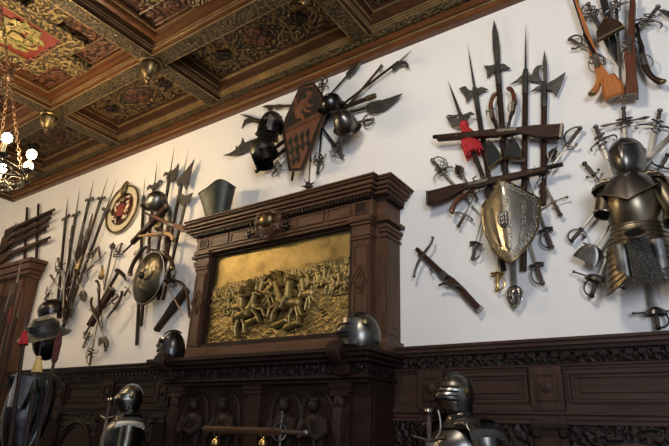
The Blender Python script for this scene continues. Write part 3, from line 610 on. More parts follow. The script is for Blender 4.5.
def pistol(label, A, B, off=.08, hook=1, group=None, stock='stock_red', name='pistol', s=1.0, metal='steel_bk'):
    """A butt end, B muzzle; the butt hooks towards local x = hook"""
    ln = Line(A, B, off); L = ln.L; o = ln.root(name, label, 'gun', group); d = hook*s
    # the butt end sits at the root; the grip swings out and back to the barrel line
    x = -d*.045; pts = bez([(d*.0, 0, .0), (-d*.035, 0, .035*s), (x*1.25, 0, .09*s), (x, 0, .15*s), (x*.85, 0, .24*s)], 10)
    obj('stock', MB().tube(pts+[V(x*.5, 0, L*.62), V(x*.35, 0, L*.8)], [.021*s, .020*s, .018*s, .017*s, .017*s, .018*s, .019*s, .020*s, .020*s, .019*s, .018*s, .014*s, .010*s], 10), M[stock], o)
    obj('butt_cap', MB().ball((d*.004, 0, -.002), (.024*s, .022*s, .016*s), 12), M['brass_dk'], o)
    obj('barrel', MB().tube([(x*1.05, -.012, .20*s), (0, -.010, L)], [.0135*s, .0105*s], 10), M[metal], o)
    b = MB().box((x*.95, -.022*s, .19*s), (.024*s, .012, .09*s)).tube([(x*1.1, -.026, .17*s), (x*1.1-d*.028, -.028, .15*s), (x*1.1-d*.03, -.026, .19*s)], [.006, .007, .004], 6); obj('lock', b, M['hilt'], o)
    obj('trigger_guard', MB().tube(bez([(x+d*.015, 0, .13*s), (x+d*.06, 0, .14*s), (x+d*.055, 0, .21*s), (x+d*.02, 0, .24*s)], 8), .0038, 6), M['brass_dk'], o)
    return o
def mace(label, A, B, off=.06, group=None, r=.010):
    ln = Line(A, B, off); L = ln.L; o = ln.root('flanged_mace', label, 'mace', group)
    obj('haft', MB().tube([(0, 0, 0), (0, 0, L-.10)], [r, r], 8), M['hilt'], o)
    b = MB()
    for k in range(6):
        Mk = Matrix.Rotation(k*PI/3, 4, 'Z'); b.prism([(.006, L-.12), (.045, L-.075), (.03, L-.03), (.006, L-.015)], -.003, .003, 0, Mk)
    b.lathe([(.010, L-.13), (.015, L-.11), (.012, L-.02), (.002, L+.01)], 8); obj('flanged_head', b, M['hilt'], o); return o
def flask(label, cx, cy, top, b0, b1, off=.07, group=None, m='black_leather'):
    """black powder flask: spout at top, base bar from b0 to b1 (pixels)"""
    ln = Line(((b0[0]+b1[0])/2, (b0[1]+b1[1])/2), top, off); L = ln.L; o = ln.root('powder_flask', label, 'powder flask', group); p0, p1 = V(*ln.p(*b0)), V(*ln.p(*b1)); w = (p1-p0)
    c = smooth_path([(p0.x, 0, p0.y), (p0.x*.75-.012, 0, L*.32), (-.03, 0, L*.72), (-.014, 0, L*.86)], 4); e = smooth_path([(.014, 0, L*.86), (.03, 0, L*.72), (p1.x*.75+.012, 0, L*.32), (p1.x, 0, p1.y)], 4)
    out = [(q.x, q.z) for q in c+e]
    obj('body', MB().prism(out, -.03, .02, .012), MM(m), o)
    obj('rim', MB().tube([V(x, -.022, z) for x, z in out], .006, 6).tube([V(p0.x-.01, -.005, p0.y), V(p1.x+.01, -.005, p1.y)], [.012, .012], 8, flat=2.0, up=(0, 1, 0)), M['brass_dk'], o)
    obj('spout', MB().tube([(0, 0, L*.84), (0, 0, L*.93), (0, 0, L*1.02)], [.013, .009, .006], 8), M['hilt'], o); return o
def surf(fn, nu, nv, cu=False): return MB().grid(fn, nu, nv, cu)
def helmet_round(root, r, m='steel_bk', brim=True, comb=True, h=1.05):
    """open round helmet, local z up, front at -y"""
    obj('skull', MB().lathe([(r*1.0, -.25*r), (r*1.02, 0), (r*.97, .35*r), (r*.80, .68*r*h), (r*.5, .92*r*h), (r*.2, 1.02*r*h), (.002, 1.04*r*h)], 28, sy=1.08), MM(m), root)
    if comb: obj('comb', MB().prism([(-1.06*r, -.1*r), (-1.0*r, .45*r), (-.7*r, .85*r*h), (0, 1.14*r*h), (.7*r, .85*r*h), (1.0*r, .45*r), (1.06*r, -.1*r), (.9*r, .0), (0, .6*r), (-.9*r, .0)], -.006, .006, .002, Matrix.Rotation(PI/2, 4, 'Z')), MM(m), root)
    if brim: obj('brim', MB().grid(lambda u, v: V((r*(1.0+.38*v*(.35+.65*abs(math.cos(2*PI*u)*1.0))))*math.sin(2*PI*u), -(r*1.08*(1.0+.36*v*(.35+.65*abs(math.cos(2*PI*u)))))*math.cos(2*PI*u), -.22*r-.10*r*v), 32, 3, True), MM(m), root)
def close_helmet(root, r, m='steel', slits=1, point=.28, parent_gorget=True):
    """closed helmet with pivoted visor, local z up, front at -y; z from -1.25r to 1.2r"""
    def skull(u, v):
        a = 2*PI*u; z = -1.2*r + 2.4*r*v; f = math.sqrt(max(0, 1-(max(0, (v-.42))/.58)**2.2)) if v > .42 else .62+.38*(v/.42)**.7
        fr = max(0, math.cos(a)); R = r*f*(1+.06*fr); return V(R*.93*math.sin(a), -R*1.08*math.cos(a), z)
    obj('skull', surf(skull, 36, 20, True), MM(m), root)
    obj('comb', MB().tube([V(0, -1.07*r*math.cos(t)*1.0, -.19*r+1.40*r*math.sin(t)) for t in [.75+k*.16 for k in range(13)]], .012, 6), MM(m), root)
    def visor(u, v):
        a = (u-.5)*2*1.45; z = -.95*r + 1.55*r*v; k = math.cos(a/1.45*PI/2)
        beak = point*math.exp(-((v-.42)/.30)**2)*k**1.5; ridge = .05*math.exp(-((v-.78)/.07)**2)
        f = math.sqrt(max(.05, 1-(max(0, (z/r+.19))/1.39)**2.2)) if z > -.19*r else .66+.34*max(0, (z/r+1.2)/1.01)**.7
        R = r*f*1.05*(1+beak+ridge); return V(R*.95*math.sin(a), -R*1.10*math.cos(a), z)
    vz = obj('visor', surf(visor, 30, 22), M['steel_lt'] if slits == 4 else MM(m), root)
    b = MB()
    def strip(v0, v1, u0, u1):
        P = lambda u, v: visor(u, v)*1.03
        b.grid(lambda u, v: P(u0+(u1-u0)*u, v0+(v1-v0)*v), 24, 3)
    rows = {1: [(.74, .775)], 2: [(.76, .80), (.42, .45), (.34, .37), (.26, .29)], 4: [(.78, .84), (.62, .675), (.46, .52), (.30, .36)]}[slits]
    for v0, v1 in rows:
        strip(v0, v1, .12, .47); strip(v0, v1, .53, .88)
    obj('sight_slit', b, M['black_paint_and_hollow'], vz)  # black strips stand in for the dark behind the slits
    b = MB()
    for s in (-1, 1): b.lathe([(.001, .018), (.018, .012), (.024, 0)], 10, Matrix.Translation((s*.97*r, -.05*r, .12*r)) @ Matrix.Rotation(s*PI/2, 4, 'Y'))
    obj('visor_pivot', b, M['brass_dk'], root)
def egg_helmet(root, r, m):
    """smooth closed helmet tapering to a chin point, front at -y"""
    def f(u, v):
        a = 2*PI*u; t = -1+2*v; w = math.sqrt(max(0, 1-abs(t)**2.3)) if t > 0 else math.sqrt(max(0, 1-(.86*abs(t))**2.2)); c = math.cos(a); fr = max(0, c)
        keel = .10*fr**10; return V(r*w*math.sin(a)*(1-.10*max(0, -t)*fr), -r*1.12*w*c*(1+keel)-r*.22*max(0, -t)*fr*w, r*1.2*t - r*.16*max(0, -t)**2*fr)
    o = obj('skull', surf(f, 48, 26, True), MM(m), root); b = MB()
    for s in (-1, 1): b.grid(lambda u, v: f(((.03+.10*u)*s) % 1.0, .60+.012*v-.02*u)*1.012, 8, 1)
    obj('sight_slit', b, M['black_paint_and_hollow'], o); b = MB()  # slits are black strips laid on, for the shade inside
    b.tube([f(.0, .50+.46*k/12)*1.005 for k in range(13)], .006, 6); b.tube([f((-.16+.32*k/16) % 1.0, .66-.0*k)*1.006 for k in range(17)], .004, 6); obj('keel_ridge', b, MM(m), o)
    b = MB()
    for s in (-1, 1): b.lathe([(.001, .012), (.014, .008), (.018, 0)], 10, Matrix.Translation((s*r*.97, 0, r*.15)) @ Matrix.Rotation(s*PI/2, 4, 'Y'))
    obj('visor_pivot', b, M['steel_gold'], root)
def gorget(root, r, m, z=0):
    obj('gorget', MB().lathe([(r*.78, z+.075), (r*.74, z+.06), (r*.70, z+.045), (r*.74, z+.04), (r*.80, z+.0), (r*1.05, z-.035), (r*1.5, z-.06)], 26, sy=.95), MM(m), root)
def lame_step(t, n): return (t*n) % 1.0
def cuirass(root, m, W=.215, Dp=.17, H=.40, waist=.74, peak=.05):
    def f(u, v):
        a = 2*PI*u; s = math.sin(a); c = -math.cos(a); z = -H*.05+H*v
        k = waist+(1-waist)*math.sin(min(1, v/.62)*PI/2); k *= 1-.32*max(0, (v-.72)/.28)**1.6
        fr = max(0, -c); rid = peak*fr**6*math.sin(PI*min(1, v*1.05))
        return V(W*k*math.copysign(abs(s)**.85, s), Dp*k*c*(1.0+.18*fr*math.sin(PI*v)) - rid*.5, z)
    obj('breastplate', surf(f, 40, 20, True), MM(m), root)
    obj('neck_roll', MB().tube([(W*.42*math.sin(t), -Dp*.80*math.cos(t)*.9, H*.92-.02*math.cos(t)) for t in [2*PI*k/18 for k in range(19)]], .010, 6), MM(m), root)
def pauldron(root, m, s, x, z, r=.085, n=4, drop=.13, plate=False):
    def f(u, v):
        a = (u-.5)*PI*1.35; t = v; rr = r*(1.0+.04*(1-lame_step(v*.999, n))); th = -.45+t*1.75
        return V(s*(x+rr*1.0*math.sin(th)*1.0+.0), -rr*1.15*math.sin(a), z+rr*math.cos(th)*math.cos(a*.55)-drop*max(0, t-.6))
    o = obj('pauldron', surf(f, 22, n*5), MM(m), root)
    if plate: obj('haute_piece', MB().grid(lambda u, v: V(s*(x-.05+.16*u), -.11+.04*u, z+.03+.065*v-.02*u), 8, 3), MM(m), o)
def arm_tube(root, m, pts, rs, n=6, name='arm_plate'):
    P = smooth_path(pts, 5); k = len(P); R = [rs[0]+(rs[1]-rs[0])*i/(k-1) for i in range(k)]; R = [q*(1+.05*(1-lame_step(i/(k-1)*.999, n))) for i, q in enumerate(R)]
    b = MB(); b.tube(P, R, 16)
    # open mouth at the cuff, its inner shade put in as a black disc
    obj(name, b, MM(m), root)
    d = (P[-1]-P[-2]).normalized(); b = MB(); e1 = d.orthogonal().normalized(); e2 = d.cross(e1)
    b.tube([P[-1]+(e1*math.cos(t)+e2*math.sin(t))*R[-1]*.98 for t in [2*PI*i/16 for i in range(17)]], .007, 6); obj('cuff_rim', b, MM(m), root)
    b = MB(); b.lathe([(R[-1]*.9, 0), (.001, .001)], 16, Matrix.Translation(P[-1]+d*.002) @ d.to_track_quat('Z', 'Y').to_matrix().to_4x4()); obj('cuff_opening', b, M['black_paint_and_hollow'], root)
def fauld(root, m, W, Dp, z0, z1, flare=1.35, n=5, open_front=0.0, a_lo=None):
    def f(u, v):
        t = 1-v; a = a0+(a1-a0)*u; st = .014*(lame_step(t*.999, n)); k = 1+(flare-1)*t+st; return V(W*k*math.sin(a), -Dp*k*math.cos(a), z1+(z0-z1)*t)
    a0, a1 = (open_front, 2*PI-open_front); o = obj('fauld', surf(f, 44, n*5), MM(m), root); b = MB()
    for k in range(1, n+1): b.tube([f(i/44, 1-k/n+.004) for i in range(45)], .0042, 5)
    obj('lame_edge', b, M['steel_bk'], o)
def tasset(root, m, s, x0, x1, y, z0, z1, n=6, tip=.0):
    """hanging plate: outer edge x1, inner edge x0"""
    def f(u, v):
        t = 1-v; st = .005*lame_step(t*.999, n); xa, xb = x0+(x1-x0)*.10*t, x1+.03*t-(x1-x0)*.25*t**6; q = xa+(xb-xa)*u
        return V(s*q, y-.055*math.sin(PI*min(1, .25+u*.85))-st-.03*t, z1+(z0-z1)*t-.02*math.sin(PI*u)*t)
    o = obj('tasset', surf(f, 12, n*5), MM(m), root); b = MB()
    for k in range(1, n+1): b.tube([f(i/12, 1-k/n+.004)+V(0, -.001, 0) for i in range(13)], .004, 5)
    obj('lame_edge', b, M['steel_bk'], o)
# ================================================================ far left: gun rack over a tall cupboard
ln = Line((37, 258), (39, 204.4), .03); rk = ln.root('gun_rack', 'pair of dark upright rack bars holding four muskets above the corner cupboard', 'gun rack')
p0 = ln.p(25.2, 258.6); p1 = ln.p(27.7, 208)
obj('rack_bar', MB().tube([(0, -.01, 0), (0, -.01, ln.L)], [.03, .026], 8, flat=.6), M['shaft'], rk)
obj('rack_bar', MB().tube([(p0[0], -.01, p0[1]), (p1[0], -.01, p1[1])], [.03, .026], 8, flat=.6), M['shaft'], rk)
for k, (A, B, nm) in enumerate((((7, 232), (54.5, 210), 'topmost'), ((4, 239.4), (51, 218.6), 'second from the top'), ((2, 247.5), (48.5, 226.7), 'third from the top'), ((1, 257.6), (50, 238), 'lowest'))):
    musket(f'old musket lying across the corner rack bars, {nm} of the four', A, B, off=.09, drop=1, bw=.17, fw=.05, wrist=.06, thick=.035, br=1.6, fore=.93, group='muskets on the corner rack', stock='shaft_br' if k % 2 else 'stock', bands=2)
cab = thing('corner_cupboard', 'tall dark wooden cupboard with a heavy cornice in the far corner under the gun rack', 'cupboard', (-9.05, 3.985, 0))
obj('carcass', MB().cube(-.86, .78, -.16, -.0, 0, 3.66), M['mantel_z'], cab)
b = MB()
for d, z0, z1 in ((.03, 3.62, 3.68), (.06, 3.68, 3.74), (.10, 3.74, 3.84), (.14, 3.84, 3.90)): b.cube(-.86, .78+d, -.16-d*.8, 0, z0, z1, .005)
obj('cornice', b, M['mantel_z'], cab)
b = MB()
for k in range(20): b.box((-.80+k*.083, -.20, 3.66), (.05, .03, .04))
obj('dentil_course', b, M['mantel_dk'], cab)
for k, x in enumerate((-.62, .02, .62)): obj('pilaster', MB().cube(x-.09, x+.09, -.20, -.15, .2, 3.6), M['mantel_z'], cab)
for x in (-.30, .32): obj('door', MB().cube(x-.2, x+.2, -.175, -.16, .3, 3.4).cube(x-.14, x+.14, -.19, -.17, .5, 3.2), M['mantel_dk'], cab)
# ================================================================ standing half figure with the broad hat in the far left corner
fg = thing('armour_stand_figure', 'dusky suit of armour with a broad brimmed steel hat among tasselled poles at far left', 'suit of armour', (-4.58, 2.36, 0), (0, 0, .1))
obj('plinth', MB().cube(-.3, .3, -.25, .25, 0, .34, .01), M['mantel_dk'], fg)
for s in (-1, 1): arm_tube(fg, M['steel_bk'], [(s*.11, 0, 1.22), (s*.115, -.02, .85), (s*.12, .01, .60), (s*.12, 0, .35)], (.095, .055), 6, 'leg_plate')  # darkened steel on this figure: the dimness of the corner put into its colour
hf = bpy.data.objects.new('torso', None); C.objects.link(hf); hf.parent = fg; hf.location = (0, 0, 1.40)
cuirass(hf, M['steel_bk'], .17, .13, .58)
obj('fauld', surf(lambda u, v: V((.17+.06*(1-v))*math.sin(2*PI*u), -(.13+.05*(1-v))*math.cos(2*PI*u), -.25+.25*v), 28, 6, True), M['steel_bk'], fg, loc=(0, 0, 1.40))
for s in (-1, 1):
    a = bpy.data.objects.new('arm', None); C.objects.link(a); a.parent = fg; a.location = (0, 0, 1.40)
    arm_tube(a, M['steel_bk'], [(s*.18, 0, .50), (s*.22, .0, .34), (s*.225, -.02, .16), (s*.19, -.06, -.02)], (.060, .038), 7)
    pauldron(a, M['steel_mt'], s, .135, .49, .085)
hh = bpy.data.objects.new('hat', None); C.objects.link(hh); hh.parent = fg; hh.location = (0, 0, 2.28); hh.rotation_euler = (.45, .0, .2)
obj('face_guard', MB().ball((0, -.0, -.07), (.095, .11, .14), 18), M['steel_bk'], hh)
obj('brim', MB().lathe([(.10, .015), (.14, .02), (.200, -.005), (.205, .0), (.14, .035), (.125, .05), (.12, .10), (.075, .145), (.002, .155)], 28), M['steel_mt'], hh)
# tasselled poles standing round the figure
def stand_pole(label, top, bot, Y, sleeve=None, tassel=None, tm='red_cloth', head=True, grp='tasselled poles around the far left armour', r=.014):
    a, b_ = at(*bot, Y), at(*top, Y); d = b_-a; d.normalize(); f = a - d*(a.z/d.z); L = (b_-f).length
    th = math.atan2(d.x, d.z); o = thing('tasselled_polearm', label, 'polearm', f, (0, th, 0), grp)
    z = lambda p: (at(*p, Y)-f).length
    hl = .34 if head else .0
    obj('shaft', MB().tube([(0, 0, 0), (0, 0, L-hl)], [r*1.1, r], 8), M['shaft'], o)
    if head: obj('head', MB().blade(L-hl-.02, L, .05, .035, .014, .2), M['blade_dk'], o)
    if sleeve: obj('velvet_sleeve', MB().lathe([(r*1.1, z(sleeve)-.10), (r*1.5, z(sleeve)-.08), (r*1.75, z(sleeve)+.03), (r*1.1, z(sleeve)+.10)], 10), M['velvet_red'], o)
    if tassel: zt = z(tassel); obj('tassel', MB().lathe([(.034, zt-.055), (.033, zt-.03), (.022, zt+.02), (.016, zt+.034), (.019, zt+.044), (.013, zt+.055)], 14), M[tm], o)
stand_pole('standing pole with a bright red tassel just left of the broad brimmed hat', (29, 300), (10, 446), 2.02, tassel=(23.5, 338))
stand_pole('standing pole with a straw-yellow tassel in front of the broad-hatted armour', (42, 338), (25, 446), 1.95, tassel=(33.5, 366), tm='yellow_cloth')
stand_pole('standing spear with a dark red velvet sleeve right of the broad-hatted armour', (62.5, 322), (36, 446), 2.02, sleeve=(54.5, 348))
stand_pole('standing spear with a dull red sleeve in front of the corner cupboard', (22, 256), (0, 366), 2.95, sleeve=(13, 314), r=.016)
stand_pole('leftmost thin spear standing in front of the corner cupboard', (12, 284), (-14, 380), 3.05)
stand_pole('thin plain spear standing close behind the red tassel pole', (23, 290), (-2, 400), 3.15)
sh = thing('small_shield', 'small grey plated shield low beside the far left armour', 'shield', at(20, 391, 2.12), (0, .15, .3))
obj('shield_face', MB().grid(lambda u, v: V((u-.5)*.17*(1-.25*(1-v)**2), -.03*math.sin(PI*u), (v-.5)*.24), 10, 10), M['steel_blue'], sh)
obj('shield_rim', MB().tube([V((u-.5)*.17*(1-.25*(1-v)**2), -.03*math.sin(PI*u), (v-.5)*.24) for u, v in [(k/8, 0) for k in range(9)]+[(1, k/8) for k in range(9)]+[(1-k/8, 1) for k in range(9)]+[(0, 1-k/8) for k in range(9)]], .006, 5), M['steel_bk'], sh)
# ================================================================ the fan of pikes left of the roundel
G2 = 'winged spears in the left fan'
for k, (T, K, A, nm) in enumerate((
    ((67.8, 197), (66.6, 219), (57.5, 305), 'leftmost and shortest winged spear of the left fan'),
    ((80.1, 187.3), (77, 215.6), (60, 318), 'second winged spear from the left in the left fan'),
    ((94.2, 178.6), (87.8, 202), (63, 312), 'middle winged spear of the left fan'),
    ((108.2, 176.2), (100.3, 200.8), (64, 316), 'winged spear of the left fan, fourth from the left'),
    ((118, 177), (104.5, 212), (62, 330), 'rightmost winged spear of the left fan, its long spike beside the painted roundel'))):
    polearm(nm, A, T, K, off=.04+.018*k, r=.02, head='winged', s=.82, group=G2, shaft='shaft_br' if k % 2 else 'shaft', sw=.045)
for k, (A, T, K, nm) in enumerate((((66, 300), (72, 226), (70.5, 240), 'dark pointed spear low between the first two winged spears'), ((70, 312), (84, 222), (82, 236), 'slim dark spear behind the middle of the left fan'), ((64, 322), (92, 216), (89, 230), 'slim dark spear right of the middle winged spear'))):
    polearm(nm, A, T, K, off=.10+.012*k, r=.022, head='leaf', s=.7, group='dark spears inside the left fan', spike=False)
for a in (
    ((58, 258), (60.5, 268), (68, 305), 'swept', 1, 'ring-hilted rapier at the left edge of the left fan, its pommel highest on that side'),
    ((50.5, 275), (54, 281), (70, 304), 'cross', 1, 'cross-hilted sword pointing down right at the left edge of the left fan'),
    ((44.5, 300), (49, 293), (64, 268), 'swept', 1, 'rapier hilt lowest at the left of the left fan, just above the black helmet'),
    ((97, 248), (92, 254), (68, 284), 'swept', -1, 'ring-hilted rapier leaning right out of the left fan under the roundel'),
    ((93.5, 265), (87, 270.5), (66, 290), 'dagger', 1, 'short cross-hilted dagger sticking out right of the left fan'),
    ((85, 301), (82, 293), (74, 272), 'basket', 1, 'basket-hilted sword hanging right of the left fan foot'),
    ((70.5, 317), (71, 308), (74, 268), 'swept', 1, 'rapier hanging hilt-down below the left fan on bare wall'),
    ((79, 284), (77, 276), (72, 244), 'small', 1, 'short sword close to the brassy horn in the left fan')):
    sword(a[5], a[0], a[1], a[2], a[3], off=.12, side=a[4], w=.028, group='swords of the left fan', q=.12, sc=1.1)
def horn(label, pts, r0, m, off, grp=None):
    ln = Line(pts[0], pts[-1], off); P = smooth_path([V(*[(x, 0, z) for x, z in [ln.p(*q)]][0]) for q in pts], 4); n = len(P)
    o = ln.root('powder_horn', label, 'powder horn', grp); obj('horn', MB().tube(P, [r0*(1-.65*i/(n-1)) for i in range(n)], 10), M[m], o)
    obj('cap', MB().ball(P[0], r0*1.08, 10), M['brass_dk'], o); obj('nozzle', MB().tube([P[-1], P[-1]+(P[-1]-P[-2]).normalized()*.04], [r0*.33, r0*.2], 8), M['brass_dk'], o)
horn('brassy powder horn tucked in the heart of the left fan', [(77, 269), (79, 263), (82, 257)], .042, 'brass_dk', .20)
for k, (A, B, nm) in enumerate((((58.5, 318), (72, 262), 'dark pistol upright at the foot of the left fan'), ((66, 322), (66, 272), 'second dark pistol upright at the foot of the left fan, beside the first'))):
    pistol(nm, A, B, off=.19, hook=1, group='pistols at the foot of the left fan', stock='stock', s=.95)
# helmet near the foot of the fan
c = at(52.5, 311, 3.78); hm = thing('open_helmet', 'round black open helmet hanging at the foot of the left fan above the broad hat', 'helmet', c, (.3, -.3, .5)); helmet_round(hm, .175, 'steel_bk', False, False, .9)
# ================================================================ cluster under the roundel
G3 = 'swords of the cluster under the roundel'
for a in (
    ((98.5, 247), (101, 257.5), (106, 300), 'cross', 1, 'upright sword at the top left of the cluster under the roundel', .05),
    ((122, 243), (118, 253.5), (103, 300), 'swept', 1, 'rapier with pommel at the upper right of the cluster under the roundel', .05),
    ((83, 348), (87.5, 336.5), (112, 276), 'swept', 1, 'ring-hilted rapier hanging at the lower left of the cluster under the roundel', .06),
    ((89.5, 365), (92, 353), (104, 290), 'swept', -1, 'brassy rapier hanging lowest in the cluster under the roundel', .08),
    ((105.5, 351), (103, 340), (99, 298), 'shell', 1, 'shell-hilted sword hanging at the lower right of the cluster under the roundel', .07),
    ((118, 296), (112, 301), (96, 316), 'sabre', 1, 'short curved-hilt sword at the right of the cluster under the roundel', .11)):
    sword(a[5], a[0], a[1], a[2], a[3], off=a[6], side=a[4], w=.028, group=G3, q=.12, hilt='brass_dk' if 'brassy' in a[5] else 'hilt', blade='brass_dk' if 'brassy' in a[5] else 'blade')
mace('flanged mace standing upright in the cluster under the roundel', (104, 290), (113.5, 242), .10, r=.014)
ln = Line((88, 325), (119, 271), .12); o = ln.root('war_hammer', 'dark war hammer leaning right in the cluster, its pick bent down like a hook', 'war hammer')
h = ln.p(126, 281); obj('haft', MB().tube([(0, 0, 0), (0, 0, ln.L)], [.024, .02], 8), M['shaft'], o); obj('pick', MB().tube([(-.05, 0, ln.L-.02), (0, 0, ln.L), (h[0]*.6, 0, h[1]*.4+ln.L*.62), (h[0], 0, h[1])], [.03, .03, .024, .006], 8), M['steel_bk'], o)
musket('dark short blunderbuss slanting down left through the cluster, its wide muzzle lowest', (112, 288), (85.5, 335), off=.15, drop=-1, bw=.08, fw=.05, wrist=.05, thick=.034, butt=.28, name='blunderbuss', bands=2)
for k, (A, B, hk, nm) in enumerate((((91.5, 299), (103, 330), -1, 'pistol with its dark butt at the left of the cluster'), ((122, 292), (108, 318), 1, 'pistol with a curved butt at the right of the cluster'), ((96.5, 281), (99, 316), 1, 'bronze-tipped pistol upright in the middle of the cluster'))):
    pistol(nm, A, B, off=.20, hook=hk, group='pistols of the cluster under the roundel', stock='stock', s=.9)
horn('small brassy powder horn in the cluster under the roundel', [(101, 277), (102, 272), (102.5, 268)], .036, 'brass', .17)
# ================================================================ painted roundel
c = at(122.4, 209, 3.955); R = .35
rd = thing('painted_roundel', 'round painted heraldic plaque with a cream border and red shield, left of the oval shield', 'plaque', c)
RX = Matrix.Rotation(PI/2, 4, 'X')
obj('disc', MB().lathe([(.002, .0), (R*.8, .0), (R, -.0), (R, -.03)], 40, RX), M['border'], rd)
obj('rim', MB().arc((0, -.008, 0), R*.985, 0, 2*PI, (1, 0, 0), (0, 0, 1), .016, 40, 8).arc((0, -.006, 0), R*.66, 0, 2*PI, (1, 0, 0), (0, 0, 1), .010, 40, 6), M['brass_dk'], rd)
obj('inner_field', MB().lathe([(.002, .004), (R*.65, .004), (R*.65, -.01)], 32, RX), M['mantel_dk'], rd)
rr_ = random.Random(11); lf = [MB(), MB()]
for k in range(34):
    a = 2*PI*k/34; r = R*rr_.uniform(.30, .56); c0 = V(r*math.cos(a), -.012, r*math.sin(a)*.96); d = a+rr_.choice((-1, 1))*rr_.uniform(.5, 1.2); e = V(math.cos(d), 0, math.sin(d)); n_ = V(-e.z, 0, e.x)*.02*rr_.choice((-1, 1))
    lf[k % 3 == 0].tube([c0-e*.05, c0-e*.02+n_, c0+e*.015+n_, c0+e*.05], [.004, .020, .017, .003], 6, flat=.4, up=(0, 1, 0))
obj('mantling', lf[0], M['border'], rd); obj('mantling', lf[1], M['red_paint'], rd)
obj('crest_shield', MB().prism([(-.07, .07), (.07, .07), (.075, -.07), (.045, -.16), (0, -.20), (-.045, -.16), (-.075, -.07)], -.035, -.004, .008), M['red_paint'], rd)
obj('crest_helmet', MB().ball((0, -.03, .14), (.06, .03, .07), 12).tube([(-.02, -.03, .20), (.0, -.035, .27), (.02, -.03, .36), (.05, -.03, .40)], [.025, .05, .035, .02], 8), M['brass_dk'], rd)
obj('crest_band', MB().prism([(-.062, -.12), (.062, -.12), (.042, -.16), (0, -.195), (-.042, -.16)], -.04, -.03, .002), M['black_paint_and_hollow'], rd)
# ================================================================ trophy with the oval shield
def dst(*a, **k): return polearm(*a, **k)
polearm('long thin pike at the left edge of the oval shield trophy, its butt reaching lowest', (136.8, 345), (144.6, 177.5), (143.3, 197), off=.04, r=.020, head='bare', sw=.03)
polearm('winged spear rising behind the tilted kettle hat in the oval shield trophy', (141, 326), (157, 161), (155.4, 188), off=.055, r=.020, head='winged', s=1.15, sw=.034)
polearm('tall winged spear with a thin spike, centre of the oval shield trophy', (150, 300), (174.6, 145.4), (169.4, 176), off=.07, r=.02, head='winged', s=1.0, sw=.03,
        polys=[[(166, 178), (170, 172.5), (176, 168), (179, 163.5), (177.5, 173), (175, 180.5), (171, 182), (168, 183)]])
polearm('tallest halberd at the right of the oval shield trophy with a broad three-cornered blade', (158, 300), (188.5, 149), (179.5, 184), off=.085, r=.02, head='bare', sw=.03,
        polys=[[(176.5, 181), (180, 177), (186, 171), (194.3, 159.5), (191, 172), (186.5, 190), (183, 183), (180.5, 186), (177.5, 186)]])
polearm('hooked bill low at the right edge of the oval shield trophy', (163, 300), (188, 192), (182.5, 205), off=.10, r=.018, head='bare', sw=.03,
        polys=[[(179, 203), (180, 197), (176, 196), (182, 193.5), (186, 196), (193.5, 192.5), (189, 199), (186, 204), (184, 207)]])
for k, (A, B) in enumerate((((146, 298), (151, 210)), ((160, 296), (171, 206)))):
    o, _ = polearm(['brown staff upright behind the pale-handled pistol', 'dark staff upright right of the pale-handled pistol'][k], A, B, (B[0]-.2, B[1]+6), off=.11, r=.02, head='bare', shaft='shaft_br', sw=.03)
c = at(156.5, 204, 3.78); hm = thing('kettle_hat', 'blackened kettle hat tilted on top of the oval shield trophy', 'helmet', c, (.30, .75, -.2)); helmet_round(hm, .128, 'steel', True, False, 1.3)
musket('black wide-muzzled blunderbuss slanting down left under the kettle hat', (168, 208), (123.5, 252), off=.20, drop=1, bw=.07, fw=.05, wrist=.04, thick=.034, butt=.3, name='blunderbuss', stock='stock', bands=1)
musket('brown flintlock carbine slanting down right under the kettle hat, its butt at the right', (187.5, 232.5), (144.5, 212), off=.26, drop=1, bw=.085, fw=.032, wrist=.035, butt=.26, name='carbine', stock='stock_red', bands=2)
pistol('pale-handled pistol lying level above the oval shield', (173.5, 239.5), (139.5, 236.5), off=.25, hook=-1, stock='stock_pale', s=1.35, metal='stock_pale')
pistol('curved dark pistol left above the oval shield, its butt hanging down left', (130, 274), (147, 247), off=.24, hook=1, stock='stock', s=1.4, group='curved pistols either side of the oval shield top')
pistol('curved dark pistol right above the oval shield, its butt hanging down right', (172.5, 268), (152, 250), off=.24, hook=-1, stock='stock', s=1.4, group='curved pistols either side of the oval shield top')
horn('twisted brass powder flask between the two flintlocks', [(158.5, 227), (161, 223.5), (163.5, 220)], .05, 'brass_dk', .20)
sword('dagger poking out left below the oval shield rim', (124, 296), (126.5, 291.5), (140, 268), 'dagger', .06, 1, .026, q=.07)
sword('rapier hilt poking out right of the oval shield', (176, 285), (171.5, 279), (156, 256), 'swept', .06, -1, .026, q=.10)
# the shield: embossed oval with flame rays
c = at(149.3, 277.7, 3.72); ln = Line((143.6, 301.3), (155.2, 254.5), .28)
ov = thing('oval_shield', 'convex dark steel oval shield embossed with flame rays around a small boss', 'shield', c, (0, ln.th*.55, 0)); a_, b_ = .265, .31
def dome(u, v):
    r = v; th = 2*PI*u; ray = .011*max(0, math.cos(4*th+1.6*math.sin(2.2*PI*r)))**2*math.sin(PI*min(1, r/.75))**.6*(r < .75); return V(a_*r*math.cos(th), -.13*math.sqrt(max(0, 1-r*r*.93))+.03-ray, b_*r*math.sin(th))
obj('shield_face', surf(dome, 120, 30, True), M['shield_dk'], ov)
obj('shield_rim', MB().tube([V(a_*math.cos(t), -.005, b_*math.sin(t)) for t in [2*PI*k/40 for k in range(41)]], .014, 7), M['steel_bk'], ov)
b = MB()
for k in range(9):
    t = 2*PI*k/9+.2; cs, sn = math.cos(t), math.sin(t); pr = lambda r, o=0: V(a_*r*math.cos(t+o), -.13*math.sqrt(1-r*r*.93)+.03-.012, b_*r*math.sin(t+o)); b.tube([pr(.12), pr(.28, .12), pr(.44, -.06), pr(.62, .10)], [.020, .034, .026, .004], 8, flat=.35, up=(0, 1, 0))
b.bm.free()
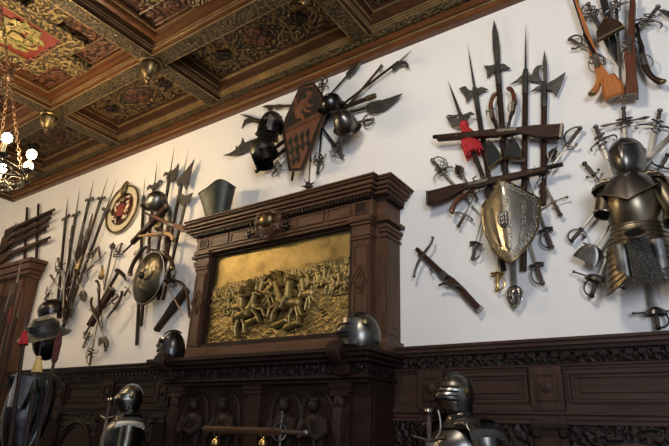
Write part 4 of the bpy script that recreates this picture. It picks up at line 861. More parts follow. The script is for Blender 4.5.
obj('boss', MB().ball((0, -.11, 0), (.034, .03, .038), 14), M['steel_bk'], ov)
# crossbow right of the oval shield
ln = Line((156.4, 330.6), (187, 289), .07); o = ln.root('crossbow', 'dark crossbow slanting up right between the oval shield and the fireplace', 'crossbow')
obj('stock', MB().prism([(-.022, 0), (.022, 0), (.028, ln.L*.35), (.040, ln.L*.55), (.042, ln.L*.85), (.034, ln.L), (-.03, ln.L), (-.034, ln.L*.6), (-.018, ln.L*.35)], -.045, .03, .01), M['shaft'], o)
q0, q1, q2 = ln.p(168.3, 282), ln.p(186, 288), ln.p(194, 318)
obj('bow', MB().tube(bez([(q0[0], -.06, q0[1]), (q1[0]*.6, -.06, q1[1]+.12), (q1[0]+.05, -.06, q1[1]+.05), (q2[0], -.06, q2[1])], 14), .017, 7), M['shaft_br'], o)
q3 = ln.p(188, 316); obj('string', MB().tube([(q0[0], -.06, q0[1]), (q3[0], -.07, q3[1])], .007, 5), M['stock_pale'], o)
# ================================================================ on the fireplace
c = at(217, 212, 3.72); bv = thing('steel_bevor', 'grey-green steel chin guard standing upright on the left of the fireplace cornice', 'armour piece', (c.x, 3.74, 3.67), (0, 0, .35)); BH = at(218, 185, 3.74).z-3.67
def bev(u, v):
    a = 2*PI*u; fl = v**1.3; r = .108+.040*fl; top = BH*(.99-.26*max(0, math.cos(a+1.25))**2-.10*max(0, math.cos(a-1.4))**3); lip = max(0, math.cos(a+1.25))**6*.085*fl
    return V((r+lip)*math.sin(a)*1.1, -(r*.85+lip*.5)*math.cos(a), top*v)
obj('shell', surf(bev, 40, 14, True), M['steel_mt'], bv)
obj('rolled_edge', MB().tube([bev(k/40, 1) for k in range(41)], .007, 6), M['steel_mt'], bv); obj('rolled_edge', MB().tube([bev(k/40, .02) for k in range(41)], .009, 6), M['steel_mt'], bv)
b = MB()
for k in range(12): b.ball(bev(k/12, .10)*1.0, .008, 6)
obj('rivet', b, M['hilt'], bv)
c = at(175, 344, 3.46); mh = thing('masked_helmet', 'small black helmet with a grinning face mask at the left end of the mantel shelf', 'helmet', (c.x, 3.44, 2.205+.14), (0, 0, -.5)); r = .112
obj('skull', surf(lambda u, v: V(r*.95*math.sin(2*PI*u)*(math.sin(PI*min(1, .30+.70*v))**.55 if v < 1 else 0), -r*1.08*math.cos(2*PI*u)*(math.sin(PI*min(1, .30+.70*v))**.55 if v < 1 else 0), -.138+.275*v), 28, 16, True), M['steel_bk'], mh)
obj('comb', MB().tube([V(0, -1.08*r*math.cos(t), .0+.138*math.sin(t)) for t in [.6+k*.19 for k in range(9)]], .008, 6), M['steel_bk'], mh)
fa = obj('face_mask', surf(lambda u, v: V(r*1.0*math.sin((u-.5)*2.2), -r*(1.12+.04*math.cos((u-.5)*6))*math.cos((u-.5)*2.2), -.12+.17*v), 16, 10), M['steel'], mh)
b = MB()
for s in (-1, 1): b.ball((s*.042, -r*1.10, .015), (.026, .022, .014), 10)
b.box((0, -r*1.19, -.07), (.07, .02, .012)); obj('mask_opening', b, M['black_paint_and_hollow'], fa)  # eyes and mouth filled black for the shade inside the mask
b = MB().tube([(0, -r*1.15, .03), (0, -r*1.28, -.025), (0, -r*1.16, -.035)], [.010, .020, .016], 8)
b.tube(bez([(-.045, -r*1.10, -.05), (0, -r*1.25, -.035), (.045, -r*1.10, -.05)], 8), .009, 6).tube(bez([(-.035, -r*1.12, -.09), (0, -r*1.24, -.105), (.035, -r*1.12, -.09)], 8), .009, 6)
for s in (-1, 1): b.tube(bez([(s*.015, -r*1.18, .04), (s*.04, -r*1.16, .055), (s*.07, -r*1.0, .035)], 6), .008, 6)
obj('mask_feature', b, M['steel_blue'], fa)
c = at(362, 331, 3.46); kh = thing('close_helmet', 'rounded etched steel close helmet at the right end of the mantel shelf', 'helmet', (c.x, 3.455, 2.205+.14), (0, 0, -.8)); r = .135
obj('skull', surf(lambda u, v: V(r*.98*math.sin(2*PI*u)*(math.sin(PI*min(1, .28+.72*v))**.5 if v < 1 else 0), -r*1.10*math.cos(2*PI*u)*(math.sin(PI*min(1, .28+.72*v))**.5 if v < 1 else 0), -.14+.27*v), 32, 18, True), M['steel'], kh)
obj('comb', MB().tube([V(0, -1.10*r*math.cos(t), -.005+.135*math.sin(t)) for t in [.5+k*.2 for k in range(11)]], .004, 6), M['steel_bk'], kh)
vz = obj('visor', surf(lambda u, v: (lambda a, z, bk: V(r*1.03*math.sin(a), -r*(1.14+bk)*math.cos(a), z))((u-.5)*2.3, -.13+.19*v, .32*math.exp(-((v-.55)/.25)**2)*max(0, math.cos((u-.5)*2.3))**3), 24, 14), M['steel'], kh)
b = MB()
for v in (.30, .45, .78):
    for s in (-1, 1): b.tube([(lambda a, z, bk: V(r*1.04*math.sin(a), -r*(1.16+bk)*math.cos(a), z))(s*(.15+.12*k), -.13+.19*v, .32*math.exp(-((v-.55)/.25)**2)*max(0, math.cos(s*(.15+.12*k)))**3) for k in range(6)], .006, 5)
obj('breath_slot', b, M['black_paint_and_hollow'], vz)  # black tubes in place of the dark inside the slots
b = MB()
for s in (-1, 1): b.lathe([(.001, .02), (.02, .014), (.026, 0)], 10, Matrix.Translation((s*.97*r, 0, .03)) @ Matrix.Rotation(s*PI/2, 4, 'Y'))
for k in range(20): a = 2*PI*k/20; b.ball((r*.93*math.sin(a), -r*1.03*math.cos(a), -.13), .006, 6)
obj('rivet', b, M['brass_dk'], kh)
# sword laid level on two brass-topped stands before the fireplace
lv = [at(203, 432, 3.22), at(281, 432.5, 3.22), at(308, 433, 3.22)]
for k, px in enumerate((217, 264)):
    q = at(px, 433, 3.22); t = thing('brass_stand', ['left', 'right'][k]+'-hand brass-topped stand carrying the level greatsword before the fireplace', 'stand', (q.x, 3.22, 0), group='brass-topped stands before the fireplace')
    z = q.z-.02
    obj('pole', MB().tube([(0, 0, .03), (0, 0, z-.16)], .018, 10), M['mantel_dk'], t); obj('base', MB().lathe([(.12, 0), (.12, .02), (.05, .04), (.02, .07)], 16), M['mantel_dk'], t)
    obj('finial', MB().lathe([(.018, z-.20), (.045, z-.17), (.05, z-.13), (.03, z-.10), (.022, z-.085), (.035, z-.06), (.030, z-.035), (.012, z-.015), (.012, z-.004)], 16), M['brass'], t)
    obj('fork', MB().tube([(0, -.03, z+.03), (0, -.026, z), (0, 0, z-.015), (0, .026, z), (0, .03, z+.03)], .006, 6), M['brass_dk'], t)
L_ = (lv[0]-lv[2]).length; gs = thing('greatsword', 'long sheathed greatsword lying level on brass stands before the fireplace', 'sword', lv[2], (0, -PI/2, 0)); hz = (lv[1]-lv[2]).length
obj('scabbard', MB().tube([(0, 0, hz), (0, 0, L_)], [.030, .026], 10, flat=.6), M['shaft_br'], gs); obj('grip', MB().lathe([(.012, .04), (.017, hz*.5), (.014, hz)], 10), M['grip'], gs)
obj('pommel', MB().ball((0, 0, .015), .026, 12), M['hilt'], gs)
obj('guard', MB().tube([(-.13, 0, hz), (0, 0, hz+.01), (.13, 0, hz)], [.010, .012, .010], 7).ball((.13, 0, hz), .015, 8).ball((-.13, 0, hz), .015, 8).arc((0, -.02, hz), .06, 0, 2*PI, (1, 0, 0), (0, -.7, .5), .007, 16), M['hilt'], gs)
# ================================================================ trophy above the fireplace
ln = Line((297.5, 170), (309, 87), .20); o = ln.root('painted_targe', 'tall six-sided painted wooden shield with red and black stepped bands, centre of the high trophy', 'shield')
po = ln.poly([(302.4, 88.4), (315.3, 85.2), (323.8, 97), (324.7, 116), (303.3, 169.5), (291.7, 171), (285.4, 132.4), (287.6, 120.8)])
mt = mat('targe_brown', (.085, .033, .017), (.15, .06, .028), .5, 0, 9); mk = mat('targe_black', (.014, .012, .009), (.035, .028, .018), .45, 0, 12); mg = mat('targe_green', (.012, .018, .012), None, .5)
obj('board', MB().prism(po, -.03, .02, .01), mt, o)
obj('rim', MB().tube([(x, -.03, z) for x, z in po+po[:1]], .015, 7), M['shaft'], o)
up = ln.poly([(304, 90.5), (314.5, 88), (321.5, 98), (322.5, 112.5), (287.8, 129.5), (289.5, 121)])
u_ = obj('upper_field', MB().prism(up, -.036, -.028), mk, o, label='black upper field with a rampant beast')
be = MB()
for pts, rr in (([(300, 121), (301, 113), (305, 105), (311, 100)], [.03, .05, .055, .03]), ([(311, 100), (313, 96), (309, 94)], [.035, .045, .02]), ([(307, 105), (313, 108), (316, 106)], [.024, .022, .012]), ([(305, 108), (309, 113), (313, 113)], [.024, .022, .012]), ([(302, 116), (306, 120), (305, 124)], [.03, .025, .015]), ([(300, 118), (297, 113), (299, 106), (297, 101)], [.014, .016, .016, .02])):
    be.tube([V(x, -.04, z) for x, z in ln.poly(pts)], rr, 6, flat=.35, up=(0, 1, 0))
obj('beast', be, mt, u_)
ms = MB(); L_ = [(286.5, 133), (323, 115.5)]
ms.prism(ln.poly([(287, 131.5), (322.8, 114.2), (322.6, 117.5), (287, 135)]), -.037, -.028); obj('cross_band', ms, M['mantel'], o)
for k in range(3):
    y0 = 141+k*9.5; xs = 289+k*1.6; st = MB(); n_ = 4 if k < 2 else 2
    for j in range(n_):
        x = xs+2.2+j*(5.8-k*.5); y = y0-j*2.6*1.05; st.prism(ln.poly([(x-1.6, y+1.2), (x+2.6, y-.8), (x+3.0, y+2.6), (x-1.2, y+4.6)]), -.037, -.028); st.prism(ln.poly([(x+.3, y-2.2), (x+1.9, y-3), (x+2.1, y), (x+.5, y+1)]), -.037, -.028); st.prism(ln.poly([(x+.3, y+3), (x+1.9, y+2.2), (x+2.1, y+6), (x+.5, y+7)]), -.037, -.028)
    obj('stepped_band', st, mg, o, label='black stepped band')
# staves and blades of the trophy
def staff(label, A, B, off, r=.013, m='shaft', name='staff', cat='polearm', group=None, parts=None, tip=None):
    ln = Line(A, B, off); o = ln.root(name, label, cat, group); obj('shaft', MB().tube([(0, 0, 0), (0, 0, ln.L)], [r*1.05, r], 8), MM(m), o)
    for nm, pts, mm in (parts or []): obj(nm, MB().prism(ln.poly(pts), -.008, .008, .003), M[mm], o)
    if tip: obj('ferrule', MB().tube([(0, 0, ln.L-tip), (0, 0, ln.L)], [r*1.35, r*1.2], 8), M['brass_dk'], o)
    return o, ln
staff('forked bill with two curved prongs at the upper left of the high trophy', (300, 130), (252, 118), .04, .014, parts=[('fork', [(261, 121), (250, 115.7), (239.3, 114.2), (249.5, 118.2), (244.5, 120), (241.7, 128.8), (245.5, 123.8), (250, 121), (261, 124.5)], 'blade_dk')], name='military_fork')
staff('war hammer with a downturned pick above the left helmets of the high trophy', (300, 105.5), (268, 106.6), .05, .016, 'shaft_br', name='war_hammer', cat='war hammer', parts=[('hammer_head', [(262, 106.8), (267, 105), (272.5, 105), (272.8, 108), (270.5, 115), (268, 108.5)], 'blade_dk'), ('socket', [(277, 104.6), (282, 104.4), (282, 108), (277, 108)], 'brass_dk')])
staff('glaive with a broad spurred blade pointing down left from the high trophy', (310, 118), (247, 143), .07, .015, parts=[('glaive_blade', [(223.4, 155.3), (232, 156), (244, 152), (252, 146.5), (251, 142.5), (244.5, 142.5), (242.7, 137.5), (241.5, 143.5), (237.5, 148), (236.3, 145.5), (235.8, 150), (230, 153.6)], 'blade_dk')], name='glaive')
staff('dark pole with its end sticking out lowest left under the round black helmet', (300, 138), (255.7, 172), .09, .020)
staff('shorter dark pole slanting behind the painted shield, right of the round black helmet', (302, 127), (274, 149), .11, .020)
sword('silvery ring-hilted rapier hanging out lower left of the painted shield', (271, 175.5), (278, 168), (296, 150), 'swept', .05, 1, .024, hilt='steel_lt')
staff('dark pole tip below the point of the painted shield', (300, 130), (291.8, 180.5), .06, .012)
ln = Line((313, 120), (308.5, 186), .05); o = ln.root('morning_star', 'spiked morning star head hanging on a thin rod just above the fireplace cornice', 'mace'); obj('rod', MB().tube([(0, 0, 0), (0, 0, ln.L)], .008, 6), M['hilt'], o)
b = MB().ball((0, 0, ln.L), .036, 10)
for k in range(12):
    zz = 1-2*(k+.5)/12; rr = math.sqrt(1-zz*zz); d = V(rr*math.cos(k*2.4), rr*math.sin(k*2.4), zz); b.tube([V(0, 0, ln.L)+d*.03, V(0, 0, ln.L)+d*.085], [.012, .001], 5)
obj('spiked_head', b, M['steel_bk'], o)
sword('sword with a grey pommel standing up behind the painted shield top', (306, 80.5), (305.5, 87.5), (300, 140), 'cross', .06, 1, .024, q=.07)
sword('ring-hilted rapier upright at the right of the painted shield top', (322.5, 77.5), (322.8, 86), (320, 146), 'swept', .05, -1, .024)
staff('partisan with a slim leaf blade pointing up right toward the ceiling', (320, 106), (347, 75.8), .05, .010, parts=[('blade', [(346.2, 76.8), (346.2, 73.5), (351, 68), (361, 62.8), (355, 71.5), (349.5, 77.2)], 'blade_dk')], name='partisan')
staff('flat dark flail staff crossing the long hooked bill', (342, 113), (382, 65.5), .09, .013, 'shaft_br', parts=[('hasp', [(377.5, 69.5), (381.5, 64), (383.5, 66), (379.5, 72)], 'hilt')], name='flail')
staff('long bill with a hook and needle spike reaching furthest up right', (338, 108), (398.5, 61.5), .07, .012, parts=[('hook', [(392, 68.5), (397, 62.4), (402, 60.5), (406, 61.3), (408.4, 63.8), (408.6, 67), (406.7, 67.3), (405.7, 64.5), (402.5, 63.5), (398.5, 65.8), (393, 70.5)], 'blade_dk'), ('spike', [(397, 63), (404, 57), (411, 50.5), (404.6, 58.3), (399.5, 63)], 'blade')], name='hooked_bill')
staff('thick short haft with a brass ferrule beside the cleaver blade', (340, 109), (375.5, 95.5), .11, .022, tip=.10, name='war_hammer', cat='war hammer')
staff('cleaver-like glaive blade pointing right at the right of the high trophy', (336, 116), (370, 107), .05, .014, parts=[('cleaver_blade', [(366.6, 105.5), (371, 102.5), (376.5, 101.8), (378.8, 100), (381, 100.8), (390, 98), (402.3, 93.4), (395, 101.5), (386, 108.8), (377, 113), (371.5, 113.8), (367, 111.8)], 'blade_dk')], name='glaive')
sword('sabre with a looped steel guard at the right of the high trophy', (374, 119), (363, 122.8), (336, 126), 'sabre', .06, -1, .026, hilt='steel')
sword('rapier hanging straight down below the right-hand helmets', (317.6, 174), (318.8, 160.5), (323, 118), 'swept', .05, 1, .028, grip='grip', blade='black_leather')
sword('rapier slanting down right below the right-hand helmets', (343.4, 156.5), (337, 149.5), (318, 122), 'swept', .07, -1, .03, blade='black_leather')
staff('black scabbard slanting up right between the painted shield and the hanging rapiers', (312, 140), (334, 108), .09, .018, 'black_leather', name='scabbard', cat='scabbard')
# helmets of the trophy
c = at(272, 124, 3.75); hm = thing('sallet', 'dark steel helmet with a raised visor, upper left of the high trophy', 'helmet', c, (.12, .15, .55)); helmet_round(hm, .128, 'steel_blue', False, True)
obj('visor', surf(lambda u, v: V(.142*math.sin((u-.5)*2.6), -.155*math.cos((u-.5)*2.6), -.135+.13*v), 18, 6), M['steel_bk'], hm)
obj('neck_guard', surf(lambda u, v: V((.13+.05*v)*math.sin(PI+(u-.5)*2.8), -(.14+.07*v)*math.cos(PI+(u-.5)*2.8), -.03-.10*v), 18, 4), M['steel'], hm)
obj('face_opening', MB().ball((0, -.03, -.03), (.100, .108, .075), 14), M['black_paint_and_hollow'], hm)  # black ball stands in for the shaded inside of the helmet
obj('nose_guard', MB().box((0, -.150, -.03), (.022, .012, .15)).box((0, -.148, -.01), (.10, .012, .02)), M['steel_lt'], hm)
c = at(263.5, 151, 3.78); hm = thing('burgonet', 'round blackened helmet hanging lower left of the high trophy', 'helmet', c, (.35, -.25, -.4)); helmet_round(hm, .138, 'steel', False, True)
obj('cheek_piece', surf(lambda u, v: V(.137*math.sin(.6+u*2.0), -.146*math.cos(.6+u*2.0), -.03-.14*v), 14, 5), M['steel_bk'], hm)
obj('cheek_piece', surf(lambda u, v: V(.137*math.sin(-.6-u*2.0), -.146*math.cos(-.6-u*2.0), -.03-.14*v), 14, 5), M['steel_bk'], hm)
c = at(331.5, 104, 3.80); hm = thing('morion', 'steel helmet with a curved brim at the upper right of the painted shield', 'helmet', c, (.75, .9, -.3)); helmet_round(hm, .105, 'steel_bk', True, True)
c = at(346, 125, 3.78); hm = thing('cabasset', 'polished dark helmet tilted down right, lowest of the high trophy helmets', 'helmet', c, (1.0, -.65, .55)); helmet_round(hm, .115, 'steel', True, True, 1.35)
# ================================================================ small crossbow on the wall right of the fireplace
ln = Line((481.3, 309), (417, 249), .05); o = ln.root('crossbow', 'small dark crossbow hung alone on the white wall right of the fireplace', 'crossbow'); L = ln.L
obj('stock', MB().prism([(-.030, 0), (.012, .0), (.018, L*.12), (.030, L*.3), (.030, L*.45), (.018, L*.55), (.017, L*.75), (.016, L), (-.016, L), (-.018, L*.7), (-.020, L*.5), (-.012, L*.3), (-.024, L*.15)], -.03, .02, .008), M['stock'], o)
q0, q1, q2 = ln.p(436, 240.3), ln.p(426.5, 257), ln.p(417.6, 278.5)
obj('bow', MB().tube(bez([(q0[0], -.035, q0[1]+.02), (q0[0]*.7, -.035, q1[1]-.01), (q1[0], -.04, q1[1]+.06), (q2[0]*.7, -.035, q1[1]-.01), (q2[0], -.035, q2[1]+.02)], 16), [.008]+[.011]*4+[.014]*7+[.011]*4+[.008], 7, flat=.7), M['hilt'], o)
for q_ in (q0, q2): obj('bow_tip', MB().ball((q_[0], -.035, q_[1]+.02), .014, 8), M['hilt'], o)
obj('lever', MB().tube([V(*[(a, -.04, b) for a, b in [ln.p(*q)]][0]) for q in ((441, 286.5), (446, 284.5), (454, 286.5), (461, 287.5), (466, 290.5))], [.009, .011, .012, .009, .006], 6).box((0, -.035, L*.52), (.05, .03, .06)).tube([V(*[(a, -.01, b) for a, b in [ln.p(*q)]][0]) for q in ((430, 269), (433, 273), (431, 274))], .007, 5), M['hilt'], o)
obj('butt_cap', MB().box((-.006, -.005, .004), (.052, .052, .014)), M['steel_lt'], o)
# ================================================================ the great trophy with the heater shield
Z1 = lambda x, y: (420+x/4.056, 10+y/4.056)
Z2 = lambda x, y: (420+x/4.056, 100+y/4.056)
tr = lambda f, pts: [f(*p) for p in pts]
o, ln = polearm('partisan with curled wings and a big red tassel, leftmost pole of the heater shield trophy', (499, 222), Z1(112, 283), (459.5, 115), .08, .019, 'traced', sw=.034, name='partisan', polys=[tr(Z2, [(105, 68), (112, 64), (128, 74), (145, 72), (157, 60), (165, 74), (180, 70), (196, 64), (222, 58), (207, 48), (190, 55), (172, 62), (160, 55), (150, 62), (128, 62), (116, 60)]), tr(Z2, [(105, 68), (118, 90), (140, 104), (165, 102), (185, 92), (196, 74), (205, 68), (196, 62), (165, 74), (140, 76), (118, 70)])])
T0, T1 = V(*ln.p(464.5, 127)), V(*ln.p(469.5, 155)); zt = T0.y
ts = obj('tassel', MB().lathe([(.066, T1.y), (.076, T1.y+.04), (.070, T1.y+.10), (.046, zt-.06), (.026, zt-.02), (.038, zt+.0), (.042, zt+.025), (.030, zt+.05), (.012, zt+.06)], 18), M['red_cloth'], o, label='big red tassel')
b = MB()
for k in range(16):
    a = 2*PI*k/16; b.tube([V(.026*math.cos(a), .026*math.sin(a), zt-.02), V(.05*math.cos(a), .05*math.sin(a), zt-.07), V(.072*math.cos(a), .072*math.sin(a), T1.y+.08), V(.074*math.cos(a+.1), .074*math.sin(a+.1), T1.y-.012-.02*(k % 3))], [.005, .008, .010, .006], 5)
obj('fringe', b, M['red_cloth'], ts)
polearm('halberd with a needle spike and notched axe, left of the broadest spear blade', (503.5, 271), Z1(192, 135), Z1(222, 322), .04, .021, 'traced', sw=.022, polys=[tr(Z1, [(158, 318), (185, 308), (198, 326), (214, 330), (232, 318), (250, 312), (277, 322), (250, 332), (238, 345), (212, 342), (205, 358), (190, 377), (183, 345)])])
polearm('halberd with the longest broad spear blade, tallest in the heater shield trophy', (510, 232), Z1(300, 42), Z1(312, 220), .04, .025, 'traced', spike=False, polys=[tr(Z1, [(300, 40), (294, 90), (296, 160), (302, 215), (326, 215), (324, 150), (315, 90)]), tr(Z1, [(257, 225), (282, 228), (300, 222), (324, 222), (342, 218), (368, 238), (340, 240), (326, 248), (302, 250), (288, 262), (273, 277), (272, 246)])])
polearm('halberd with a crescent axe and very long needle spike, standing upright', (523.5, 271), Z1(430, 52), Z1(430, 250), .04, .023, 'traced', shaft='stock', sw=.020, polys=[tr(Z1, [(365, 301), (395, 285), (408, 268), (425, 262), (436, 268), (458, 262), (462, 240), (476, 226), (496, 223), (484, 240), (482, 262), (488, 280), (500, 292), (470, 292), (448, 286), (430, 292), (405, 290)])])
polearm('halberd with a flared two-pointed axe, rightmost pole of the heater shield trophy', (543.2, 205), Z1(505, 165), Z1(506, 300), .04, .023, 'traced', spike=False, shaft='stock', polys=[tr(Z1, [(505, 165), (497, 215), (500, 270), (502, 300), (514, 300), (516, 265), (514, 215)]), tr(Z1, [(448, 332), (475, 312), (498, 298), (518, 298), (545, 285), (590, 253), (574, 300), (552, 352), (534, 325), (515, 322), (498, 318), (470, 326)])])
pistol('left of two wooden pistols upright between the halberd poles', (494.5, 94.5), (500, 136), .09, hook=-1, stock='stock_red', s=1.0, group='upright pistols between the halberds')
pistol('right of two wooden pistols upright between the halberd poles', (509.5, 88.5), (506.5, 134.5), .09, hook=1, stock='stock_red', s=1.0, group='upright pistols between the halberds')
flask('left of two black powder flasks hanging over the heater shield', 0, 0, (488.5, 140.5), (490, 169), (501.8, 158.5), .09, 'black powder flasks over the heater shield')
flask('right of two black powder flasks hanging over the heater shield', 0, 0, (512, 137), (506, 158.5), (522.5, 160.8), .09, 'black powder flasks over the heater shield')
musket('upper musket across the halberd poles, its butt at the right', (562.5, 127), (433.6, 138), .13, drop=-1, bw=.115, fw=.055, wrist=.035, butt=.34, stock='stock', thick=.028, br=1.5, fore=.96)
musket('lower musket across the poles just above the heater shield, its butt at the left', (428, 194.5), (563.3, 165.5), .12, drop=1, bw=.125, fw=.05, wrist=.035, butt=.36, stock='stock', thick=.028, br=1.4, fore=.9)
sword('sweeping-hilt rapier left of the lower musket', (431.5, 159), (440, 172), (484, 218), 'swept', .045, -1, .024, hilt='steel', sc=1.1)
mace('flanged mace leaning left behind the lower musket', (478, 200), (456, 165), .055)
mace('flanged mace leaning right above the end of the lower musket', (536, 188), (556.5, 147), .055)
sword('sabre with a looped knuckle guard right of the heater shield trophy', (581, 127), (569.5, 146), (534, 190), 'sabre', .06, 1, .024, hilt='steel', sc=.9)
sword('sword with hilt down right beside the upper right of the heater shield', (560.8, 216), (553, 202.5), (533, 163.5), 'cross', .05, 1, .022, q=.10)
sword('smallsword with a dark loop hilt hanging right of the heater shield middle', (552.2, 248.5), (546.5, 231), (524, 168), 'small', .045, -1, .020)
sword('smallsword hanging right of the heater shield point', (543, 285), (537.2, 266), (513, 190), 'small', .05, -1, .018)
sword('large silvery basket-hilted broadsword hanging below the heater shield point', (515, 308), (514.3, 289), (512, 200), 'basket', .06, 1, .042, hilt='steel_lt', blade='blade', wy=.065)
sword('brass-hilted hunting sword hanging left of the heater shield point', (497.3, 291.5), (496.8, 275), (500, 205), 'small', .05, 1, .016, hilt='brass', grip='brass')
sword('smallsword with a dark knuckle bow hanging left of the heater shield', (472.5, 260), (474.6, 244.5), (489, 188), 'small', .045, 1, .016)
sword('cross-hilted dagger hanging left of the heater shield under the pistol', (458, 227), (465, 215), (486, 178), 'dagger', .05, 1, .022, q=.08)
pistol('wooden flintlock pistol slanting up right behind the heater shield', (451.8, 211), (487, 183), .10, hook=1, stock='stock_red', s=1.15)
# the heater shield itself
ln = Line((513.7, 263.3), (503.7, 181), .25); L = ln.L; SY = .09
sp = ln.poly([(503.7, 180.8), (498, 188.5), (490.5, 196.5), (481.2, 203), (481.6, 214), (484.2, 228), (493.5, 246.5), (503, 257), (513.7, 263.8), (520.5, 258.5), (527.5, 249.5), (534, 238), (538.8, 224), (540, 209), (539.4, 194), (524.5, 187.5), (514, 183.5)])
hs = ln.root('heater_shield', 'etched steel shield with a golden sheen and dark central crest, on the white wall', 'shield')
hs.location.x -= .022
den = []
for i in range(len(sp)):
    a, c_ = V(*sp[i], 0), V(*sp[(i+1) % len(sp)], 0)
    for k in range(4): q = a.lerp(c_, k/4); den.append((q.x, q.y))
ctr = V(sum(p[0] for p in den)/len(den), sum(p[1] for p in den)/len(den)+.02, 0)
xw = max(abs(p[0]-ctr.x) for p in den)
def shp(i, t, lift=0):
    x, z = ctr.x+(den[i % len(den)][0]-ctr.x)*t, ctr.y+(den[i % len(den)][1]-ctr.y)*t; k = (x-ctr.x)/xw; y = SY-.13*(1-abs(k)**1.35)-.01*(1-t)-lift; return V(x, y, z)
n_ = len(den); obj('plate', surf(lambda u, v: shp(round(u*n_), v), n_, 14, True), M['steel_shield'], hs)
obj('etched_border', MB().grid(lambda u, v: shp(round(u*n_), .80+.17*v, .004), n_, 3, True), M['etched'], hs, label='etched border band')
b = MB()
for (x0, x1, z0, z1) in ((-.42, -.26, -.30, .62), (.30, .46, -.30, .45)): pass
def bandpt(fx, fz, lift=.004):
    # point across (fx in -1..1) and along (fz 0 point .. 1 top) of the shield face
    z = L*(.06+.80*fz); row = [p for p in den]; xs = [];
    for i in range(n_):
        a, c_ = den[i], den[(i+1) % n_]
        if (a[1]-z)*(c_[1]-z) <= 0 and a[1] != c_[1]: xs.append(a[0]+(c_[0]-a[0])*(z-a[1])/(c_[1]-a[1]))
    x0, x1 = (min(xs), max(xs)) if len(xs) > 1 else (ctr.x, ctr.x); x = (x0+x1)/2+fx*(x1-x0)/2*.82; k = (x-ctr.x)/xw; return V(x, SY-.13*(1-abs(k)**1.35)-.012-lift, z)
obj('etched_centre', MB().grid(lambda u, v: bandpt(-.22+.44*u, .12+.80*v), 8, 16), M['etched'], hs, label='etched centre band')
for s in (-1, 1): obj('etched_side_band', MB().grid(lambda u, v: bandpt(s*(.60+.16*u), .18+.62*v), 4, 14), M['etched'], hs)
b = MB()
for i in range(0, n_, 3): b.ball(shp(i, .965, .004), .007, 6)
obj('rivet', b, M['brass'], hs)
obj('shield_rim', MB().tube([shp(i, 1.0) for i in range(n_+1)], .009, 6), M['brass_dk'], hs)
e = V(*ln.p(508.5, 221)); fy = SY-.155; cr = obj('crest', MB().prism([(e.x-.036, e.y+.055), (e.x+.036, e.y+.055), (e.x+.038, e.y-.03), (e.x+.022, e.y-.06), (e.x, e.y-.072), (e.x-.022, e.y-.06), (e.x-.038, e.y-.03)], fy, fy+.02, .003), M['steel_bk'], hs, label='small dark engraved crest')
b = MB()
for k in (-1, 1):
    for j in range(3): b.arc((e.x+k*.016, fy-.002, e.y+.035-j*.032), (.011, .013), 0, 2*PI, (1, 0, 0), (0, 0, 1), .0035, 10)
obj('crest_figure', b, M['steel_shield'], cr)
# ================================================================ trophy at the top right
musket('orange-brown long gun with an inlaid butt, left in the top right trophy', (610, 101), (568, -22), .09, drop=1, bw=.095, fw=.028, wrist=.05, butt=.30, stock='stock_or', thick=.03, lock=True)
ln = Line((610, 101), (568, -22), .125)
og = [o for o in C.objects if o.get('label', '').startswith('orange-brown long gun')][0]
q = ln.p(607.8, 92.8)
obj('butt_inlay', MB().ball((q[0]*1.0, -.036, q[1]), (.022, .006, .014), 12), M['stock_pale'], og, label='pale oval inlay')
obj('cheek_piece', MB().prism([(-.03, .0), (.105, .0), (.115, .09), (.085, .20), (.01, .21), (-.03, .10)], -.045, .02, .014), M['stock_or'], og)
pistol('orange-brown hook-butted pistol standing left of the orange long gun', (593, 93), (584.5, 35), .10, hook=-1, stock='stock_or', s=1.35)
sword('sabre hilt with an open loop at the left of the top right trophy', (568.8, 38.5), (580, 45.5), (612, 62), 'sabre', .05, -1, .026, hilt='hilt', sc=.8)
sword('ring-hilted sword with its pommel up behind the orange long gun', (587.5, 3), (591, 14), (619, 68), 'swept', .05, 1, .040, blade='blade_dk')
sword('broad dark sheathed sword crossing the top edge, centre left of the top right trophy', (597, -28), (600, -14), (619, 66), 'cross', .065, 1, .058, blade='black_leather', q=.12)
sword('slender sword with bunched rings at the top edge, running down the middle of the trophy', (615.5, -6), (616, 6), (622, 106), 'ring', .12, 1, .026, q=.10, blade='steel', name='estoc')
flask('brown triangular powder flask in front of the top right trophy', 0, 0, (606, 17), (598.3, 41), (623, 27.5), .155, m='stock')
musket('dark russet musket with a thick carved butt, right in the top right trophy', (628, 98), (634, -20), .10, drop=1, bw=.08, fw=.035, wrist=.07, butt=.34, stock='stock_red', thick=.04, lock=True)
sword('rapier with S-shaped guards leaning right in the top right trophy', (659, 5.5), (647, 19.5), (618, 58), 'ring', .06, 1, .034, q=.12, hilt='hilt', name='rapier')
pistol('dark curved pistol at the right of the top right trophy, its butt hanging right', (661.5, 82), (637, 25), .09, hook=1, stock='stock', s=1.15)
staff('dark halberd point entering at the top right edge', (705, 24), (667, 13), .05, .015, parts=[('blade', [(657.5, 9.5), (664, 10), (672, 12), (680, 16), (676, 20), (666, 15.5)], 'blade_dk')], name='halberd')
